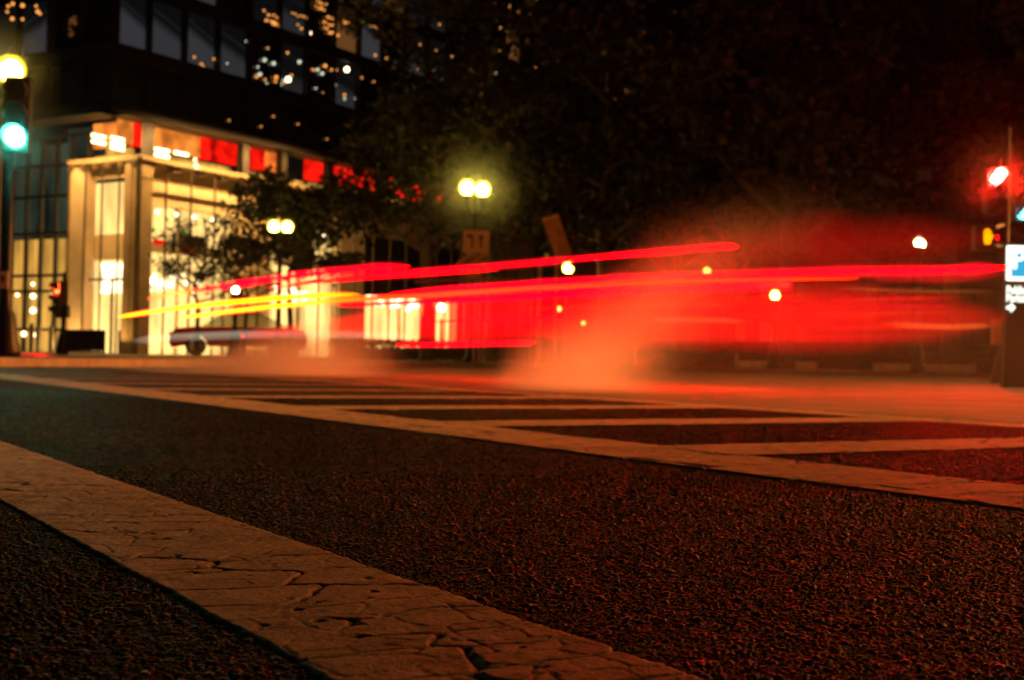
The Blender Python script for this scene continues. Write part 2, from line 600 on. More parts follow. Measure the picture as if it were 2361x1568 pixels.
V_A = sorted((A0, A1)); V_B = sorted((B0, B1)); V_C = sorted((C0, C1))
painted('stop_line', -0.6, 2.6, V_A[0], V_A[1], 0.0026, 0.0026, 0.0044, 0.0032, 3, 0.007, label='wide cracked white stop line nearest the camera')
painted('stop_line', 2.6, 7.0, V_A[0], V_A[1], 0.010, 0.006, 0.0046, 0.005, 3, 0.007, label='far end of the cracked white stop line')
painted('crosswalk_line', -1.2, 3.2, V_B[0], V_B[1], 0.006, 0.005, 0.0065, 0.006, 14, 0.010, label='near edge line of the ladder crosswalk', cellsize=0.42)
painted('crosswalk_line', 3.2, 26, V_B[0], V_B[1], 0.05, 0.02, 0.0065, 0.004, 14, 0.010, label='far left run of the near edge line of the crosswalk', cellsize=0.5)
painted('crosswalk_line', -2.5, 26, V_C[0], V_C[1], 0.03, 0.02, 0.0065, 0.004, 24, 0.010, label='far edge line of the ladder crosswalk', cellsize=0.5)
# ladder bars: their lower edges meet the near line at these pixels
bars = [((1721, 1053), (1623, 1027)), ((1150, 986), (1040, 973)), ((700, 951), (600, 942))]
bu = [(u_at(*a), u_at(*b)) for a, b in bars]
print('bars', bu)
v_lo, v_hi = V_B[1], V_C[0]
ub, wb = 1.02, 0.30
BAR = []
def bar(u0_, u1_, k):
    painted('crosswalk_bar', u0_, u1_, v_lo - 0.03, v_hi + 0.03, 0.02, 0.025, 0.0061, 0.005, 40 + k, 0.0, label=None, cellsize=0.4, z0=-0.0002)
for k in range(14):
    u = bu[0][0] + k * (bu[1][0] - bu[0][0])
    bar(u, u + abs(bu[0][1] - bu[0][0]) * 0.92, k)

# ------------------------------------------------------------------ loose look of coarse asphalt: stone chips set in the binder
def chips(name, N, ylo, yhi, pw, near, lab):
    y = ylo + rng.random(N * 2) ** pw * (yhi - ylo)
    x = (rng.random(N * 2) - 0.5) * (y * 0.84 + 0.15)
    vv = x * LV.x + y * LV.y
    ok = np.ones(len(x), bool)
    for a, b in (V_A, V_B):
        ok &= (vv < a - 0.003) | (vv > b + 0.003)
    ok &= (vv < V_B[0]) | (rng.random(len(x)) < np.clip((9.0 - y) / 4, 0, 1))
    for k_ in range(6):
        b0_ = bu[0][0] + k_ * (bu[1][0] - bu[0][0]); b1_ = b0_ + abs(bu[0][1] - bu[0][0]) * .92
        uu = x * LU.x + y * LU.y
        ok &= ~((vv > V_B[0]) & (vv < V_C[1]) & (uu > b0_ - .01) & (uu < b1_ + .01))
    ok &= vv < V_C[0] - .01
    x, y = x[ok][:N], y[ok][:N]
    N = len(x)
    rad = (0.0011 + 0.0030 * rng.random(N) ** 2 + 0.0030 * (rng.random(N) > .965)) * (1 + (0.22 if near else 0.34) * (y - 0.6))
    n = 5
    ang = rng.random(N) * 6.283
    asp = 0.6 + 0.4 * rng.random(N)
    tilt = (rng.random((N, 2)) - 0.5) * 1.1
    rings = ((1.0, -0.25), (0.72, 0.55)) if near else ((1.0, -0.1),)
    nr = len(rings)
    V = np.zeros((N, n * nr + 1, 3))
    for ring, (rr, hh) in enumerate(rings):
        for j in range(n):
            t = 2 * math.pi * (j + 0.5 * ring) / n
            q = rr * (0.8 + 0.4 * rng.random(N))
            lx, ly = q * math.cos(t), q * math.sin(t) * asp
            V[:, ring * n + j, 0] = lx * np.cos(ang) - ly * np.sin(ang)
            V[:, ring * n + j, 1] = lx * np.sin(ang) + ly * np.cos(ang)
            V[:, ring * n + j, 2] = hh
    V[:, nr * n, 2] = 0.7 + 0.4 * rng.random(N)
    V[:, nr * n, 0] = (rng.random(N) - .5) * .5
    V[:, nr * n, 1] = (rng.random(N) - .5) * .5
    V[..., 2] += (V[..., 0] * tilt[:, :1] + V[..., 1] * tilt[:, 1:]) * 0.8
    V *= rad[:, None, None]
    V[..., 2] *= 0.42 if near else .36
    V[..., 0] += x[:, None]
    V[..., 1] += y[:, None]
    V[..., 2] += (rng.random(N) * 0.0012 - 0.0004)[:, None]
    f = []
    for j in range(n):
        j2 = (j + 1) % n
        if near: f += [(j, j2, n + j), (j2, n + j2, n + j), (n + j, n + j2, 2 * n)]
        else: f += [(j, j2, n)]
    f = np.array(f)
    Fq = (np.arange(N)[:, None, None] * (nr * n + 1) + f[None]).reshape(-1, 3)
    me = np_mesh(name, V.reshape(-1, 3), Fq, M['chip'])
    tone = rng.random(N) ** 4.5
    patch = fbm(x * 1.3, y * 1.3, 77) * (0.5 + fbm(x * 7, y * 7, 78))
    tone = np.clip((0.07 + 0.93 * tone) * (0.12 + 2.0 * patch ** 1.6), 0, 1)
    col = np.ones((N, nr * n + 1, 4), np.float32)
    col[..., :3] = tone[:, None, None]
    ca = me.color_attributes.new('tone', 'FLOAT_COLOR', 'POINT')
    ca.data.foreach_set('color', col.ravel())
    o = bpy.data.objects.new(name, me)
    C.objects.link(o)
    tag(o, lab, 'asphalt chips', kind='stuff')


chips('asphalt_aggregate', 104000, 0.62, 3.0, 1.1, True, 'coarse dark stone chips standing out of the nearest asphalt')
chips('asphalt_aggregate', 125000, 2.7, 8.5, 1.0, False, 'smaller looking stone chips farther out between the painted lines')

# ------------------------------------------------------------------ far pavement, kerbs and markings
def slab(name, pts, z0, z1, m):
    mb = MB()
    n = len(pts)
    for z in (z0, z1):
        for p in pts:
            mb.v.append((p[0], p[1], z))
    mb.f.append(tuple(range(n, 2 * n)))
    for k in range(n):
        k2 = (k + 1) % n
        mb.f.append((k, k2, n + k2, n + k))
    return tag(mb.build(name, m), kind='structure')


kp = [gz(-700, 843), gz(0, 846), gz(330, 846.5), gz(700, 847), gz(1180, 846), gz(1500, 850)]
kp = [(p.x, p.y) for p in kp]
slab('pavement', [(-60, 14)] + [(a, b + 0.16) for a, b in kp] + [(30, 90), (-60, 90)], -0.02, 0.12, M['pave'])
# kerb stones
def kerb(pts, lab):
    root = MB()
    for (a, b) in zip(pts[:-1], pts[1:]):
        a, b = Vector((*a, 0)), Vector((*b, 0))
        L = (b - a).length
        d = (b - a) / L
        nrm = Vector((-d.y, d.x, 0))
        q = 0
        while q < L - 0.05:
            l = min(1.8, L - q)
            c = a + d * (q + l / 2) + nrm * 0.08
            root.box((c.x, c.y, 0.058), l - 0.015, 0.16, 0.135, d, nrm)
            q += 1.8
    o = root.build('kerb', M['concrete'])
    tag(o, lab, kind='structure')


kerb(kp, 'pale stone kerb along the far pavement')
kr = [gz(1490, 849), gz(1900, 858), gz(2290, 870), gz(2500, 886)]
kr = [(p.x, p.y) for p in kr]
kerb(kr, 'pale stone kerb of the right hand island')
slab('island', [(a, b + 0.16) for a, b in kr] + [(70, 60), (20, 80)], -0.02, 0.118, M['pave'])


def stripe(name, pix, w, m, z=0.008):
    mb = MB()
    pts = [gz(*p) for p in pix]
    for a, b in zip(pts[:-1], pts[1:]):
        d = (b - a).normalized()
        n = Vector((-d.y, d.x, 0)) * w / 2
        mb.quad(*[Vector((q.x, q.y, z)) for q in (a - n, b - n, b + n, a + n)])
    return tag(mb.build(name, m), kind='structure')


stripe('lane_line', [(250, 852), (540, 860), (800, 874), (1090, 905)], 0.16, M['paint_y'])
stripe('lane_line', [(1062, 876), (1118, 877)], 0.35, M['paint_y'])
stripe('lane_line', [(1575, 908), (1705, 909)], 0.14, M['paint'])
stripe('lane_line', [(1850, 908.5), (1960, 910)], 0.14, M['paint'])
stripe('lane_line', [(2090, 909), (2200, 911)], 0.14, M['paint'])
stripe('lane_line', [(1250, 859), (1700, 864), (2361, 889)], 0.16, M['paint'])

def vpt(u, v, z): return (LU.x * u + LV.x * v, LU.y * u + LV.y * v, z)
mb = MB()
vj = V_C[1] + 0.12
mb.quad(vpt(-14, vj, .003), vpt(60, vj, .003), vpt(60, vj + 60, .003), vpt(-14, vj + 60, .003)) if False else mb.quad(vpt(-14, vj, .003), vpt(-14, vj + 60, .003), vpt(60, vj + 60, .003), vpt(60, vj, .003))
tag(mb.build('lit_road_sheet', mat('pale_lit_road', (0.21, 0.175, 0.13), 0.7, 0, 0.35, 1.1, 0.004, 90)), kind='structure')  # brightness of the lit road put into a paler sheet colour

# steam grate in the road
mb = MB()
g = gz(1200, 909)
mb.lathe((g.x, g.y, 0.0), [(0.34, 0), (0.34, 0.008), (0.30, 0.008), (0.30, 0.004), (0.02, 0.005)], 24)
tag(mb.build('manhole_cover', M['iron'], loc=(g.x, g.y, 0)), 'round iron manhole cover under the base of the orange steam', 'manhole cover')
mb = MB()
g2 = gz(330, 862)
mb.lathe((g2.x, g2.y, 0.0), [(0.34, 0), (0.34, 0.008), (0.30, 0.008), (0.30, 0.004), (0.02, 0.005)], 24)
tag(mb.build('manhole_cover', M['iron'], loc=(g2.x, g2.y, 0)), 'round iron manhole cover under the low left steam', 'manhole cover')

# ------------------------------------------------------------------ corner building
DR = Vector((math.sin(R(31.2)), math.cos(R(31.2)), 0))
DL = Vector((-math.cos(R(31.2)), math.sin(R(31.2)), 0))
Z = Vector((0, 0, 1))
def H(px, py, Y):          # height of a pixel at depth Y
    return at(px, py, Y).z
cor = at(316, 600, 42.0); cor.z = 0.12
NR = Vector((DR.y, -DR.x, 0))     # outward normals
NL = Vector((DL.y, -DL.x, 0)) * -1
if NR.y > 0: NR = -NR
if NL.y > 0: NL = -NL
bld = thing('corner_building', cor, 'glass and stone corner office building with bright lobby and red lit mezzanine', 'building')


class Fac:
    def __init__(s, o, d, n): s.o, s.d, s.n = Vector(o), d, n
    def p(s, t, z, out=0): 
        q = s.o + s.d * t + s.n * out
        return Vector((q.x, q.y, z))
    def box(s, mb, t0, t1, z0, z1, o0, o1):
        c = s.p((t0 + t1) / 2, (z0 + z1) / 2, (o0 + o1) / 2)
        mb.box(c, t1 - t0, abs(o1 - o0), z1 - z0, s.d, s.n if s.d.cross(s.n).z > 0 else -s.n)


def part(fac, name, m, *boxes, parent=None, label=None):
    mb = MB()
    for b in boxes: fac.box(mb, *b)
    o = mb.build(name, m, parent or bld)
    if label: o['label'] = label
    return o


FR = Fac(cor, DR, NR)
FL = Fac(cor, DL, NL)
zl = H(325, 367, 42)            # top of the lobby
zr = H(265, 259, 40.6)          # top of the red storey
zd = H(265, 100, 40.6)          # sill of the window storey
zl2 = zl
print('heights', zl, zr, zd)


def t_of(fac, px, out=0.0):
    k = (px - CX) / F_PX - 0.0015
    o = fac.o + fac.n * out
    return (k * o.y - o.x) / (fac.d.x - k * fac.d.y)


# --- ground floor, right facade
tR = [t_of(FR, p) for p in (345, 560, 640, 800, 860, 1070)]
# inner cream walls around openings
zo0, zo1 = 0.12, H(345, 468, 42.5)
ends = 26.0
part(FR, 'wall', M['stone'], (0.55, ends, zo1, zl - 0.02, -0.35, -0.65), label='cream stone band over the lobby windows')
for a, b in ((0.0, tR[0]), (tR[1], tR[2]), (tR[3], tR[4]), (tR[5], ends)):
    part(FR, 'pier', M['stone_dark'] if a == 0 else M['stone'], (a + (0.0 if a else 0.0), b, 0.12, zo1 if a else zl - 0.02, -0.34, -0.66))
for pa_, pb_ in ((345, 560), (640, 800), (860, 1070)):
    a, b = t_of(FR, pa_), t_of(FR, pb_)
    def tt(f, off): return t_of(FR, pa_ + (pb_ - pa_) * f, off)
    part(FR, 'lobby_back_wall', M['lobby_glow'], (tt(-.15, -3.1), tt(1.15, -3.1), 0.13, zo1 + 0.4, -3.1, -3.2))
    part(FR, 'lobby_floor', M['stone'], (a - 0.6, b + 3.5, 0.121, 0.14, -0.7, -3.1))
    for k in range(26):
        f = 0.02 + 0.5 * rng.random() ** 1.3
        mbx = MB(); mbx.sphere(FR.p(tt(f, -1.6), H(400, 652 - 10 * math.exp(-f * 9) + rng.normal() * 9, 44), -1.6 + rng.normal() * .1), .05 + .10 * rng.random(), 8)
        mbx.build('chandelier_globe', M['lobby_hot'], bld)
    for k in range(5):
        t = tt((k + .3) / 5, -1.0)
        part(FR, 'downlight', M['down'], (t, t + 0.10, zo1 - 0.16, zo1 - 0.08, -0.95, -1.05))
    for k in (1, 3):
        t = tt(k / 4 + .06, -2.2)
        part(FR, 'interior_column', M['stone'], (t - 0.05, t + 0.05, 0.14, zo1 + .3, -2.2, -2.3))
    part(FR, 'interior_ledge', M['stone'], (tt(0, -2.6), tt(1, -2.6), H(400, 566, 43), H(400, 540, 43), -2.6, -2.8))
    part(FR, 'planting', M['leaf3'], (a + .2, a + 1.0, 0.13, .9, -1.2, -1.6))
part(FR, 'wall', M['bronze'], (tR[4] - .1, tR[5] + .1, 2.7, zo1 + .02, -0.30, -0.34), label='dark fascia over the farthest lobby window')
part(FR, 'artwork', M['leaf3'], (t_of(FR, 395, -2.5), t_of(FR, 468, -2.5), H(400, 562, 43), H(400, 515, 43), -2.4, -2.5), label='dark painted panel high on the lobby back wall')
part(FR, 'artwork', M['red_room'], (t_of(FR, 352, -2.4), t_of(FR, 372, -2.4), H(400, 548, 43), H(400, 536, 43), -2.3, -2.4), label='small red shape on the lobby wall')
part(FR, 'artwork', M['red_room'], (t_of(FR, 424, -2.3), t_of(FR, 440, -2.3), H(400, 560, 43), H(400, 546, 43), -2.2, -2.3), label='small red shape beside the dark panel')
# glass skin mullions, right facade
k = 0
t = 0.02
while t < ends:
    part(FR, 'mullion', M['mull'], (t, t + 0.03, 0.12, zl + 0.02, -0.02, 0.06))
    t += 1.13
part(FR, 'transom', M['mull'], (0.1, ends, zl - 0.62, zl - 0.56, -0.06, 0.02))
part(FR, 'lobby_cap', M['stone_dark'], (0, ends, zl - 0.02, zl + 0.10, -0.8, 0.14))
t = 0.35
while t < ends:        # light shelf brackets under the cap
    part(FR, 'bracket', M['mull'], (t, t + 0.34, zl - 0.20, zl - 0.06, -0.33, 0.0))
    t += 1.13
# --- ground floor, left facade
tL = [t_of(FL, p) for p in (293, 190, 155)]
zq0, zq1 = H(250, 590, 43), H(250, 440, 43)
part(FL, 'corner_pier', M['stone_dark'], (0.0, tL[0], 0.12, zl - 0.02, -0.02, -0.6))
part(FL, 'wall', M['stone'], (tL[1], tL[2] + 0.02, 0.12, zl - 0.02, -0.03, -0.5))
part(FL, 'wall', M['stone'], (tL[0], tL[1], zq1 + .45, zl - 0.02, -0.33, -0.5))
part(FL, 'lobby_back_wall', M['lobby_glow'], (t_of(FL, 300, -2.0), t_of(FL, 175, -2.0), 0.13, zq1 + .6, -2.0, -2.1))
part(FL, 'beam', M['stone'], (tL[0], tL[1], zq0 - 0.1, zq0 + 0.75, -0.5, -0.7), label='cream beam across the tall lobby window')
part(FL, 'chandelier', M['lobby_hot'], (t_of(FL, 277, -1.2), t_of(FL, 229, -1.2), H(250, 672, 43), H(250, 600, 43), -1.2, -1.3))
part(FL, 'chandelier', M['lobby_hot'], (t_of(FL, 213, -1.2), t_of(FL, 196, -1.2), H(250, 665, 43), H(250, 598, 43), -1.2, -1.3))
part(FL, 'door_frame', M['mull'], (tL[0] + 1.02, tL[0] + 1.08, 0.12, 2.6, -0.3, -0.38), (tL[0] + 0.05, tL[1], 2.55, 2.63, -0.3, -0.38))
part(FL, 'lobby_cap', M['stone_dark'], (0, tL[2], zl - 0.02, zl + 0.10, -0.8, 0.08))
for q in range(5):
    t = 0.05 + q * (tL[2] - 0.1) / 4
    part(FL, 'mullion', M['mull'], (t, t + 0.03, 0.12, zl, 0.0, 0.06))
for q in range(6):
    t = 0.15 + q * 0.6
    part(FL, 'bracket', M['mull'], (t, t + 0.22, zl - 0.20, zl - 0.06, -0.0, 0.05))
# --- recessed glass wing at far left
FW = Fac(cor + DL * tL[2] - NL * 0.9, DL, NL)
part(FW, 'side_wall', M['stone_dark'], (-0.05, 0.02, 0.12, zl, 0.0, 0.9))
zmid = H(80, 540, 46)
part(FW, 'wing_interior', M['lobby_amber'], (0.0, 6.0, 0.13, zmid, -1.6, -1.7))
part(FW, 'wing_upper_interior', M['win_teal'], (0.0, 6.0, zmid + .02, zr, -1.2, -1.3))
for q in range(8):
    t = 0.05 + q * 0.78
    part(FW, 'mullion', M['dark'], (t, t + 0.09, 0.12, zr - 0.05, -0.05, 0.1))
for zz in (H(80, 760, 46), H(80, 672, 46), H(80, 636, 46), zmid, H(80, 455, 46), H(80, 385, 46), H(80, 320, 46)):
    part(FW, 'transom', M['dark'], (0.0, 6.0, zz - 0.05, zz + 0.05, -0.06, 0.04))
for (px, py, r_) in ((76, 683, .09), (76, 716, .10), (55, 770, .09), (75, 772, .10), (122, 772, .09), (122, 682, .10), (76, 655, .06), (40, 680, .06)):
    mbx = MB(); p = at(px, py, 45.6); mbx.sphere(p, r_, 8)
    mbx.build('wall_lamp', M['tube_light'], bld)
# --- upper volume (overhangs): frame its own facades
cu = at(258, 259, 40.4); cu.z = 0
UR = Fac(cu, DR, NR)
UL = Fac(cu, DL, NL)
LEN_R, LEN_L = 62.0, 7.0
# red storey is set back over the lobby
part(FR, 'floor_slab', M['stone_dark'], (0.0, ends, zl + 0.10, zl + 0.16, -3.5, 0.0))
seg = [(267, 300, 'orange_room'), (300, 330, 'red_room'), (352, 405, 'orange_room'), (405, 455, 'orange_room'), (455, 552, 'red_room'), (575, 640, 'red_room'), (605, 632, 'orange_room'), (700, 860, 'red_room'), (900, 1060, 'red_room')]
for a, b, mm in seg:
    ta, tb = t_of(FR, a, -1.4), t_of(FR, b, -1.4)
    part(FR, 'mezzanine_wall', M[mm], (ta, tb, zl + 0.7, zr + 0.3, -1.4, -1.5))
    part(FR, 'mezzanine_counter', M['lobby_amber'], (ta, tb - .05, zl + 0.17, zl + 0.68, -1.9, -2.0))
part(FL, 'mezzanine_wall', M['orange_room'], (t_of(FL, 268, -1.0), t_of(FL, 208, -1.0), zl + 0.7, zr + 0.3, -1.0, -1.1))
part(FL, 'mezzanine_wall', M['lobby_amber'], (t_of(FL, 268, -1.3), t_of(FL, 212, -1.3), zl + 0.17, zl + 0.5, -1.3, -1.4))
part(FL, 'mezzanine_wall', M['win_teal'], (t_of(FL, 206, -1.3), t_of(FL, 150, -1.3), zl + 0.17, zr + 0.3, -1.3, -1.4))
for a, b, ys in ((208, 247, (312, 326)), (252, 290, (318, 330, 340)), (352, 394, (344, 357)), (398, 438, (352,)), (444, 460, (368, 382))):
    for yy in ys:
        Yd = 42.6 + (a - 330) * 0.012
        p0, p1 = at(a + 4, yy - 1, Yd), at(b - 4, yy + 3 + (b - a) * .06, Yd)
        mbx = MB(); mbx.tube([p0, p1], 0.055, 8)
        mbx.build('ceiling_tube_light', M['tube_light'], bld)
for px, py, col in ((455, 370, 'red_small'), (303, 338, 'red_small'), (265, 246, 'dotgreen'), (354, 528, 'dotgreen'), (425, 537, 'dotgreen')):
    mbx = MB(); mbx.sphere(at(px, py, 41.2), 0.055, 8)
    mbx.build('indicator_light', M[col] if col != 'red_small' else M['red_room'], bld)
for k in range(6):
    for pxa in (t_of(FR, 342), t_of(FR, 560), t_of(FR, 648)):
        pass
for px in (342, 562, 652, 760, 880, 1000):
    t = t_of(FR, px)
    part(FR, 'mezzanine_pier', M['bronze'], (t - .15, t + .15, zl + .16, zr + .1, 0.0, -0.3))
# dark spandrel storey with panels
def storeys(fac, L, sgn):
    bay = 1.55
    n = int(L / bay)
    levels = []
    z = zr
    part(fac, 'soffit_band', M['bronze'], (0, L, zr, zr + 0.35, 0.0, -0.6))
    z = zr + 0.35
    kinds = ['dark', 'win', 'win', 'win', 'win', 'win', 'win', 'win', 'win']
    hgt = zd - zr - 0.75
    # backing wall
    for i, kd in enumerate(kinds):
        hh = hgt if kd == 'dark' else 1.75
        base = z
        z2 = base + hh
        part(fac, 'spandrel', M['bronze'], (0, L, z2, z2 + 0.42, 0.02, -0.5))
        me_cache = {}
        for k in range(n):
            t0, t1 = k * bay + 0.06, (k + 1) * bay - 0.06
            px_approx = 0
            if kd == 'dark':
                mm = M['darkglass']
                if random.random() < .06: mm = M['win_warm']
            else:
                r_ = random.random()
                near = k < 12
                if near: mm = M['win_white'] if r_ < .52 else (M['win_warm'] if r_ < .74 else M['darkglass'])
                else: mm = M['win_warm'] if r_ < .42 else (M['win_white'] if r_ < .55 else M['darkglass'])
            key = mm.name
            if key not in me_cache:
                mb = MB()
                mb.box((0, 0, 0), bay - 0.12, 0.04, hh - 0.02)
                me = bpy.data.meshes.new('window_pane'); me.from_pydata(mb.v, [], mb.f); me.materials.append(mm)
                me_cache[key] = me
            c = fac.p((t0 + t1) / 2, base + hh / 2, -0.25) - cor
            o = linked('window_pane', me_cache[key], bld, c, (0, 0, math.atan2(fac.d.y, fac.d.x)))
        mb = MB(); mb.box((0, 0, 0), 0.10, 0.2, hh)
        me = bpy.data.meshes.new('mullion'); me.from_pydata(mb.v, [], mb.f); me.materials.append(M['bronze'])
        for k in range(n + 1):
            c = fac.p(k * bay, base + hh / 2, -0.10) - cor
            linked('mullion', me, bld, c, (0, 0, math.atan2(fac.d.y, fac.d.x)))
        z = z2 + 0.42
        if kd == 'dark':
            part(fac, 'ledge', M['bronze'], (-0.0, L, z - 0.16, z - 0.04, 0.02, 0.12))
    return z


random.seed(11)
ztop = storeys(UR, LEN_R, 1)
storeys(UL, LEN_L, 1)
print('ztop', ztop)
part(UR, 'core_wall', M['bronze'], (0.3, LEN_R, zr + 0.02, ztop, -0.7, -1.0))
part(UL, 'core_wall', M['bronze'], (0.3, LEN_L, zr + 0.02, ztop, -0.7, -1.0))
part(UR, 'roof', M['bronze'], (0, LEN_R, ztop, ztop + .3, -8, 0.1))
# pale floor lamps seen in the office storeys
for px, py, r_, c_ in ((655, 183, .09, 'tube_light'), (790, 165, .06, 'tube_light'), (650, 70, .07, 'down'), (700, 75, .06, 'down')):
    mbx = MB(); mbx.sphere(at(px, py, 44 + (px - 265) * .022), r_, 8); mbx.build('office_lamp', M[c_], bld)

for k in range(240):
    lev = rng.integers(0, 5)
    tt = rng.random() ** 0.8 * 30 + 1.5
    z_ = zr + 0.35 + (zd - zr - .75) + .42 + lev * 2.17 + (0.15 + 0.35 * rng.random() if rng.random() < .6 else 1.35)
    mbx = MB(); mbx.sphere(UR.p(tt, z_, -0.16), 0.022 + .03 * rng.random(), 6)
    mbx.build('office_lamp', M['officelamp'] if rng.random() < .75 else M['officewhite'], bld)
for k in range(14):
    mbx = MB(); mbx.sphere(UR.p(2 + rng.random() * 14, zr + .6 + rng.random() * 1.4, -0.16), 0.03, 6)
    mbx.build('reflected_lamp', M['officelamp'], bld)
def dot(px, py, r_, m_):
    t_ = t_of(UR, px, -.14); Y_ = UR.p(t_, 0, -.14).y
    mbx = MB(); mbx.sphere((UR.p(t_, 0, -.14).x, Y_, at(px, py, Y_).z), r_, 6); mbx.build('office_lamp', M[m_], bld)
for k in range(14):
    cx_, cy_ = 600 + 250 * rng.random(), 80 * rng.random()
    for q in range(rng.integers(2, 7)): dot(cx_ + q * 6.5, cy_ + q * 2.2 + rng.normal() * 1.2, .025 + .03 * rng.random(), 'officelamp')
for k in range(22): dot(560 + 210 * rng.random(), 120 + 80 * rng.random(), .03 + .04 * rng.random(), 'officelamp' if rng.random() < .6 else 'officewhite')
for k in range(10): dot(400 + 60 * rng.random(), 145 + 15 * rng.random(), .04, 'officelamp')
for px, py in ((655, 183), (790, 160), (700, 76), (735, 108)): dot(px, py, .10, 'down')
for k in range(9):
    mbx = MB(); mbx.sphere(at(15 + 85 * rng.random(), 8 + 40 * rng.random(), 41.5), .04 + .03 * rng.random(), 6); mbx.build('office_lamp', M['officelamp'], bld)
# added fill strips, no known fixture, that brighten the cream lobby walls
def area(name, loc, rot, sx, sy, e, col, parent=None):
    l = bpy.data.lights.new(name, 'AREA'); l.shape = 'RECTANGLE'; l.size = sx; l.size_y = sy; l.energy = e; l.color = col
    o = bpy.data.objects.new(name, l); C.objects.link(o); o.location = loc; o.rotation_euler = rot
    return o
az = math.atan2(DR.y, DR.x)
p = FR.p(4.0, .35, -0.14); o = area('lobby_fill_low', p - cor, (R(180 + 14), 0, az), 7.5, 0.12, 90, (1.0, .52, .15)); o.parent = bld
p = FL.p(1.8, .35, 0.40); o = area('lobby_fill_low', p - cor, (R(180 - 20), 0, math.atan2(DL.y, DL.x)), 3.0, 0.12, 60, (1.0, .52, .15)); o.parent = bld
p = FR.p(4.2, zr - .15, 1.3); o = area('lobby_fill_high', p - cor, (R(24), 0, az), 7.5, 0.06, 380, (1.0, .50, .14)); o.parent = bld
p = FL.p(1.7, zr - .15, 1.2); o = area('lobby_fill_high', p - cor, (R(-24), 0, math.atan2(DL.y, DL.x)), 3.0, 0.06, 170, (1.0, .50, .14)); o.parent = bld

# ------------------------------------------------------------------ background block far behind the trees
bb = thing('background_building', (26, 95, 0.1), 'tall dark office block behind the trees with scattered orange windows', 'building')
mb = MB(); mb.box((26, 98, 20), 62, 6, 40); mb.build('wall', M['bronze'], bb)
mew = {}
for nm in ('win_far', 'darkglass'):
    m_ = MB(); m_.box((0, 0, 0), 1.5, 0.1, 1.3); me = bpy.data.meshes.new('window'); me.from_pydata(m_.v, [], m_.f); me.materials.append(M[nm]); mew[nm] = me
random.seed(5)
for i in range(22):
    for j in range(12):
        nm = 'win_far' if j > 2 and random.random() < (0.45 if i < 12 else 0.05) else 'darkglass'
        linked('window', mew[nm], bb, (-28 + i * 2.6, -0.06, 2.4 + j * 3.0))
for px, py in ((1585, 480), (1640, 478), (1655, 492), (1715, 470), (1700, 488), (1820, 482), (1838, 484)):
    q = at(px, py, 94.9); mbx = MB(); mbx.box(q, .5, .06, .6); mbx.build('window', M['win_far_white'], bb)

nb_ = thing('shade_block', (28, -14, 0.1), 'unseen block added close on the right to shade the near road', 'building')
mb = MB(); mb.box((28, -14.0, 11), 24, 52.9, 22); mb.build('wall', M['stone_dark'], nb_)  # added out of view to shade the near road from the sun
sb_ = thing('shade_block', (52, 88, 0.1), 'unseen block added far to the right to shade the trees and facade', 'building')
mb = MB(); mb.box((52, 88, 20), 22, 72, 40); mb.build('wall', M['stone_dark'], sb_)  # added out of view to keep the low sun off trees and facade
m_ = MB(); m_.box((0, 0, 0), 0.1, 1.6, 1.5); me = bpy.data.meshes.new('window'); me.from_pydata(m_.v, [], m_.f); me.materials.append(M['darkglass'])
for i in range(20):
    for j in range(9):
        linked('window', me, sb_, (-11.04, -33 + i * 3.4, 2.8 + j * 3.8))

M['win_hot'] = emit('bright_far_window', (1.0, .36, .05), 5.0)
for px, py, w_, h_ in ((1162, 212, .5, .9), (1185, 214, 1.6, .5), (1210, 228, 1.6, .6), (1238, 240, 1.8, .6), (1262, 250, 1.0, .4), (1180, 240, .6, .6), (1225, 262, .8, .4),
                       (1290, 262, 1.2, .4), (1205, 290, .7, .5), (1300, 305, .8, .5), (1240, 38, .4, 1.0), (1280, 30, 1.0, .9), (1305, 36, 1.0, .9), (1072, 268, .3, .9), (1100, 280, 1.2, 1.2),
                       (965, 385, 1.6, .6), (1495, 380, .4, 1.2), (1512, 398, .5, 1.2), (1530, 405, .8, .8), (1548, 398, .6, .9), (1330, 390, .5, 1.2), (1335, 430, .3, 1.0), (1345, 480, .2, .3), (1345, 505, .2, .3), (1216, 520, .5, .3), (1196, 560, .4, .3)):
    q = at(px, py, 94.85); mbx = MB(); mbx.box(q, w_ * 1.3, .06, h_ * 1.3); mbx.build('window', M['win_hot'] if px != 1072 else M['red_room'], bb)

# ------------------------------------------------------------------ trees
def crown_mesh(seed, tips, leaf, per, rad, m):
    r_ = np.random.default_rng(seed)
    n = len(tips) * per
    T = np.repeat(np.array([tuple(t) for t in tips]), per, 0)
    d = r_.normal(size=(n, 3)); d /= np.linalg.norm(d, axis=1)[:, None]
    rr = np.repeat(rad * (0.55 + 0.8 * r_.random(len(tips))), per) * r_.random(n) ** 0.5
    P = T + d * rr[:, None] * np.array([1, 1, 0.72])
    a = r_.normal(size=(n, 3)); a /= np.linalg.norm(a, axis=1)[:, None]
    b = np.cross(a, r_.normal(size=(n, 3))); b /= np.linalg.norm(b, axis=1)[:, None]
    s = (leaf * (0.6 + 0.8 * r_.random(n)))[:, None]
    V = np.stack([P - a * s * .5, P + b * s * .32, P + a * s * .55, P - b * s * .32], 1).reshape(-1, 3)
    Fq = np.arange(n * 4).reshape(-1, 4)
    return np_mesh('crown', V, Fq, m)


